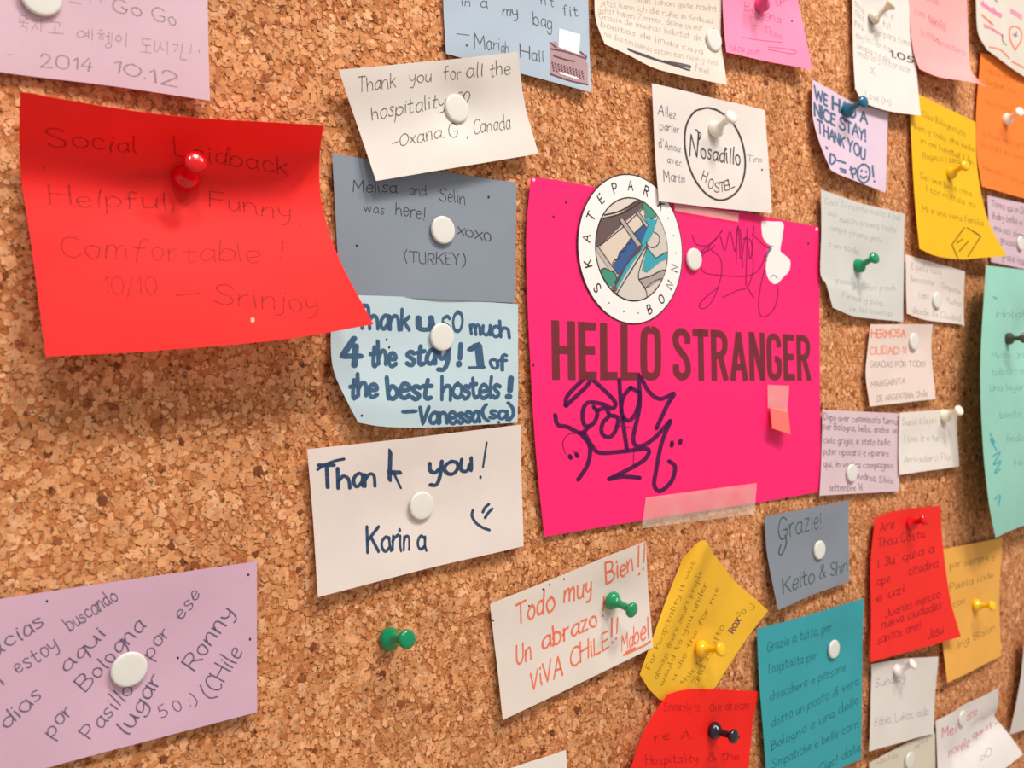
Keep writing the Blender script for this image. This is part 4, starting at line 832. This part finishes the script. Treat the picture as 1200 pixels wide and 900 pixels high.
for a in (('Hola!', 1168, 372, 1200, 372), ('Muchas gracias por', 1162, 420, 1230, 418), ('todos los momentos', 1162, 440, 1230, 437), ('Una lugar muy', 1160, 458, 1220, 457), ('bonito y todos', 1172, 490, 1230, 486), ('lindo', 1180, 518, 1200, 516), ('feliz', 1188, 546, 1210, 543)): write(k, *a, 8, 8, .7)
k.done(); k = K_('mint', ink((60, 176, 190), .75)); strokes(k, 0, 1, 0, 0, [[(1160, 508), (1166, 520), (1160, 514), (1168, 528)], [(1163, 535), (1172, 530), (1164, 545), (1173, 540), (1165, 555), (1172, 550)], [(1166, 585), (1172, 580), (1170, 592)], [(1164, 348), (1168, 350)]], 1.6); k.done()
k = K_('yellow_tall', ink((150, 110, 20), .75)); s = 600 / 140
def zq(t_, x0, y0, x1, y1, h=30): write(k, t_, 1060 + x0 / s, 110 + y0 / s, 1060 + x1 / s, 110 + y1 / s, h / s, None, .9)
for a in (('Ciao Bologna sto', 90, 115, 305, 215), ('bien y todo, che bella', 50, 175, 345, 290), ('in mi hostal I li', 80, 245, 330, 345), ('Ragazzi i sono bien', 90, 325, 345, 360), ('Sei una bella casa', 80, 425, 335, 515), ('I too nottola. mi', 110, 490, 355, 575), ('Mi e una vera familia', 90, 590, 395, 665)): zq(*a)
k.done(); k = K_('yellow_tall', ink((110, 70, 20), .9)); strokes(k, 0, s, 1060, 110, [[(300, 672), (238, 758), (268, 828)], [(314, 672), (382, 716), (318, 816)], [(345, 690), (384, 716)], [(262, 750), (290, 730)], [(275, 790), (320, 740)]], 1.3, False); k.done()
k = K_('orange', ink((196, 84, 20), .6))
for a in (('Hola este', 1155, 85, 1195, 97), ('lugar es', 1156, 98, 1190, 110), ('muy bonito', 1155, 122, 1185, 132), ('y todo muy gran', 1152, 160, 1205, 175), ('la vida es bella', 1150, 172, 1205, 190), ('nuestro recuerdo', 1152, 198, 1212, 222)): write(k, *a, 7, 7, .8)
k.done()
s = 900 / 140
k = K_('heart', ink((232, 140, 172), .75))
strokes(k, 0, s, 1060, 0, [[(575, 20), (640, 60), (730, 115)], [(580, 35), (650, 85), (725, 130)], [(590, 10), (600, 45), (620, 40), (640, 80), (670, 60), (690, 110), (720, 100)], [(800, 70), (880, 120)], [(800, 90), (880, 140)], [(600, 185), (680, 230), (740, 270)], [(605, 205), (650, 215), (700, 250)]], 2.2); k.done()
k = K_('heart', ink((240, 110, 60), .9)); strokes(k, 0, s, 1060, 0, [[(835, 380), (800, 310), (790, 230), (815, 200), (850, 205), (880, 240), (875, 310), (835, 375)], [(580, 110), (660, 180)], [(590, 120), (665, 190)], [(640, 355), (720, 375), (790, 440)], [(810, 465), (900, 510)]], 1.6); k.done()
k = K_('heart', PEN); strokes(k, 0, s, 1060, 0, [[(735, 260), (740, 310), (765, 340)], [(680, 0), (700, 15)], [(600, 400), (700, 440)], [(815, 260), (850, 270)], [(830, 280), (845, 240)]], 1.2); k.done()
k = K_('pink_pale', ink((200, 120, 136), .75))
for a in (('con tanto', 1072, 16, 1108, 33), ('questa', 1089, 26, 1108, 38), ('Le citta e', 1078, 40, 1100, 50), ('Monasterio', 1094, 50, 1132, 66), ('ciao', 1085, 0, 1100, 6)): write(k, *a, 8, 8, .9)
k.done()
k = K_('white_tall', ink((168, 164, 160), .7))
for a in (('Hemos sido', 1001, 5, 1013, 18), ('casa', 1002, 16, 1012, 26), ('grande', 1001, 27, 1013, 38), ('muy feliz con este', 1003, 44, 1045, 62), ('lugar para tomar', 1018, 38, 1070, 56), ('siempre y el dia', 1004, 56, 1042, 74), ('mas lo y la corazon', 1006, 66, 1068, 86), ('X.', 1020, 86, 1026, 88), ('Love (M)', 1014, 114, 1044, 124), ('ok t', 1032, 18, 1046, 24), ('ti!', 1034, 30, 1044, 36)): write(k, *a, 8, 8, .8)
k.done(); k = K_('white_tall', BLACK); write(k, '1.05', 1043, 66, 1070, 74, 7, 7, 1.5); k.done()
k = K_('lilac_marker', ink((74, 104, 132), .95)); s = 4.615
def zw(t_, x0, y0, x1, y1, h0, h1, wd=2.1): write(k, t_, 940 + x0 / s, y0 / s, 940 + x1 / s, y1 / s, h0 / s, h1 / s, wd, gap=1.5, jit=.2)
zw('WE', 68, 535, 135, 572, 70, 62); zw('HAD A', 165, 592, 352, 672, 68, 60); zw('NICE STAY!', 68, 625, 345, 765, 66, 60); zw('THANK YOU', 82, 712, 338, 866, 62, 62)
strokes(k, 0, s, 940, 0, [[(130, 795), (135, 805)], [(152, 832), (152, 885), (172, 880), (180, 858), (168, 838), (152, 832)], [(190, 868), (208, 872)], [(216, 876), (234, 882)]], 2.4)
strokes(k, 0, s, 940, 190, [[(205, 35), (235, 45)], [(210, 50), (235, 58)], [(262, 25), (275, 85)], [(258, 40), (290, 35), (285, 65), (265, 62)], [(325, 12), (302, 35), (302, 85), (330, 112), (358, 95), (365, 45), (345, 15), (325, 12)], [(320, 45), (322, 50)], [(345, 50), (346, 55)], [(315, 75), (330, 88), (348, 78)], [(380, 20), (385, 80)], [(390, 102), (391, 106)]], 2.3)
k.done()
k = K_('pale_green', ink((176, 176, 172), .7)); s = 900 / 175
def zg(t_, x0, y0, x1, y1, h=36): write(k, t_, 960 + x0 / s, 215 + y0 / s, 960 + x1 / s, 215 + y1 / s, h / s, None, .8)
for a in (('Ciao! Ti ricordo molto il bel', 35, 120, 490, 225), ('casa', 50, 190, 100, 205), ('nuestra primera fiesta', 125, 230, 460, 295), ('siempre y buena gente', 60, 280, 380, 360), ('con todo', 60, 380, 240, 430), ('gracias a todos', 95, 600, 300, 625), ('un abrazo grande', 200, 640, 460, 645), ('Firma y pila', 140, 690, 380, 740), ('de las buenas', 180, 770, 440, 800)): zg(*a)
k.done()
k = K_('small_a', ink((176, 164, 160), .75))
for a in (('E bella casa', 555, 515, 735, 550), ('Buena noche', 550, 590, 690, 615), ('Simpatia', 740, 630, 850, 670), ('ti amo', 600, 690, 660, 700), ('Muchas', 770, 720, 860, 745), ('desde la Ciudad', 560, 780, 850, 830)): zg(*a)
k.done()
s = 4.092
k = K_('hermosa', ink((246, 140, 110), .85))
def zh(t_, x0, y0, x1, y1, h=36, wd=1.2): write(k, t_, 940 + x0 / s, 370 + y0 / s, 940 + x1 / s, 370 + y1 / s, h / s, None, wd)
zh('HERMOSA', 332, 105, 495, 102, 38, 1.6); zh('CIUDAD !!', 325, 185, 500, 182, 36, 1.3); k.done()
k = K_('hermosa', ink((176, 158, 150), .8)); zh('GRACIAS POR TODO!', 325, 248, 590, 245, 28); zh('MARGARITA', 330, 345, 495, 325, 28); zh('DE ARGENTINA Chile', 360, 412, 600, 385, 28); k.done()
k = K_('lilac_right', ink((92, 80, 88), .85))
for a in (('Dopo aver camminato tanto', 105, 500, 455, 522), ('per Bologna, bella, anche se', 100, 545, 455, 565), ('cielo grigio, e stato bello', 103, 612, 420, 622), ('poter riposarsi e riparare', 103, 665, 415, 675), ('qui, in vostra compagnia', 103, 725, 435, 732), ('Andrea, Silvia', 262, 785, 435, 805), ('settembre 16', 130, 840, 290, 838)): zh(*a, 32, .95)
k.done()
k = K_('white_pin', ink((206, 192, 184), .7)); zh('Siamo a la pri', 480, 525, 640, 515, 32); zh('I love it e te', 490, 605, 650, 600, 32); zh('Arrivederci Pia', 490, 705, 710, 690, 30); k.done()
k = K_('cloth', ink((178, 158, 150), .8)); s = 1200 / 175
def zc(t_, x0, y0, x1, y1, h=48, wd=.85): write(k, t_, 685 + x0 / s, y0 / s, 685 + x1 / s, y1 / s, h / s, None, wd)
for a in (('man schon gute nacht', 420, 20, 1060, 92), ('jetzt kann ich die ruhe in Krakau', 130, 40, 1030, 190), ('gehst haben Zimmer, deine zu mir', 105, 98, 950, 250), ('Gracia de muchas habitat de', 115, 150, 940, 330), ('bonitos de linda casa', 130, 215, 950, 440), ('nos dias tan buenos', 160, 290, 540, 420), ('estan tan nice y cool', 560, 425, 1070, 525), ('feel', 890, 560, 1000, 600)): zc(*a)
k.done(); k = K_('cloth', ink((80, 70, 78), .9)); strokes(k, 0, s, 685, 0, [[(345, 395), (480, 440), (620, 490), (850, 545)], [(360, 405), (500, 455), (680, 510), (845, 565)], [(640, 490), (760, 510), (850, 530)], [(350, 390), (420, 430), (560, 478), (700, 520), (830, 562)]], 1.8); k.done()
dots(SH['cloth'], [(836.5, 34.5)], 1.4)
k = K_('pink_hot', ink((196, 84, 130), .8)); s = 5.0
def zp(t_, x0, y0, x1, y1, h=40, wd=.7): write(k, t_, 840 + x0 / s, y0 / s, 840 + x1 / s, y1 / s, h / s, None, wd)
zp('Bologna', 165, 60, 375, 135, 45); zp('Thos', 275, 190, 380, 235); zp('18.08.2019', 80, 295, 250, 325, 28, .9); zp('gr', 345, 20, 415, 25)
strokes(k, 0, s, 840, 0, [[(215, 148), (250, 155)], [(150, 218), (250, 235), (380, 248)], [(300, 275), (400, 285), (465, 300), (440, 315), (300, 290)]], .8); k.done(); dots(SH['pink_hot'], [(928, 24.5)], 1.3)
k = K_('lilac_far', ink((100, 76, 88), .85))
for a in (('Torna qui in Dogana', 1162, 242, 1215, 255), ('Baby bella e bona', 1163, 256, 1215, 268), ('ma noi siamo qui', 1165, 270, 1215, 285), ('gracias', 1172, 284, 1190, 290), ('grazie Italia', 1174, 303, 1205, 312)): write(k, *a, 8, 8, .9)
k.done()

# ================================================================ pins
W = (222, 219, 211); TK = 'thumbtack'; PP = 'push_pin'
for key, x, y, lab in (
    ('lilac_top', 47, -2, 'white round thumbtack cut by the top edge on the lilac note with foreign script'),
    ('oxana', 533, 128, 'white round thumbtack beside the small heart on the white hospitality note'),
    ('grey', 517, 270, 'white round thumbtack left of XOXO on the grey blue note'),
    ('pale_blue', 516, 395, 'white round thumbtack in the middle of the pale blue marker note'),
    ('karina', 492, 592, 'white round thumbtack in the middle of the white THANK YOU note'),
    ('lilac_low', 150, 783, 'largest white round thumbtack, on the big lilac note in the lower left'),
    ('poster', 811, 304, 'white round thumbtack at the right rim of the round sticker on the pink poster'),
    ('cloth', 834.5, 48, 'greyish white thumbtack near the right side of the white note with a scribbled out line'),
    ('grazie', 958, 644, 'white oval looking thumbtack on the slate grey note with green ink'),
    ('teal', 975, 760, 'white oval looking thumbtack near the top of the tall teal note'),
    ('hermosa', 1069, 400, 'pale thumbtack on the small cream note headed HERMOSA'),
    ('lilac_right', 996, 554, 'white thumbtack low on the pinkish lilac note beside the poster'),
    ('small_a', 1096, 352, 'pale thumbtack on the small pinkish white note'),
    ('lilac_far', 1194, 285, 'white thumbtack on the lilac note at the right edge'),
    ('white_fold', 1126, 841, 'pale thumbtack on the folded white note with pink writing'),
    ('cream', 1064, 890, 'white thumbtack on the cream scrap at the bottom edge')):
    place(TK, SH[key], x, y, W, lab)
for key, bx, by, tx, ty, rgb, lab, tr in (
    ('red', 216, 212, 229, 190, (205, 4, 16), 'glossy dark red push pin on the large bright red note', .0),
    (None, 454, 749, 477, 749, (0, 132, 84), 'green push pin stuck alone in bare cork below the THANK YOU note', 0),
    ('todo', 714, 702, 741, 715, (28, 142, 90), 'green push pin on the white note in orange marker', 0),
    ('yellow', 819, 760, 845, 761, (246, 188, 20), 'yellow push pin on the yellow note turned on its corner', 0),
    ('red_low', 834, 855, 860, 863, (34, 30, 40), 'black push pin on the red note at the bottom edge', 0),
    ('nosadillo', 836, 154, 857, 137, (232, 224, 210), 'cream white push pin on the card with the black circle', 0),
    ('lilac_marker', 990, 131, 1012, 119, (22, 96, 124), 'dark blue push pin on the small lilac marker note', 0),
    ('pale_green', 1004, 313, 1025, 302, (16, 138, 88), 'green push pin on the wrinkled off-white note', 0),
    ('yellow_tall', 1112, 204, 1131, 194, (226, 178, 18), 'yellow push pin on the tall golden yellow note', 0),
    ('orange', 1178, 141, 1195, 131, (240, 228, 214), 'clear white push pin on the bright orange note', 0),
    ('mint', 1180, 397, 1200, 396, (66, 58, 46), 'dark push pin on the mint green sheet', 0),
    ('white_pin', 1105, 488, 1124, 481, (240, 230, 210), 'cream push pin at the corner of the blank looking white note', 0),
    ('red_tall', 1065, 614, 1084, 609, (214, 8, 22), 'red push pin at the top of the narrow red note', 0),
    ('orange_yellow', 1142, 709, 1163, 710, (238, 196, 16), 'yellow push pin on the amber note', 0),
    ('white_small', 1049, 787, 1070, 778, (238, 226, 224), 'white push pin at the top of the small white note', 0),
    ('white_tall', 1020, 24, 1046, 4, (214, 200, 176), 'beige push pin at the top of the tall narrow white note', 0),
    ('pink_hot', 891, 8, 903, -12, (226, 70, 130), 'pink push pin cut by the top edge on the bright pink note', 0)):
    place(PP, SH[key] if key else None, bx, by, rgb, lab, tip=(tx, ty), trans=tr)
# ceiling and floor of the room, both outside the picture
tag(box('floor', -3, 4, -3, .12, -.1, 0, wall_m), None, None, kind='structure')
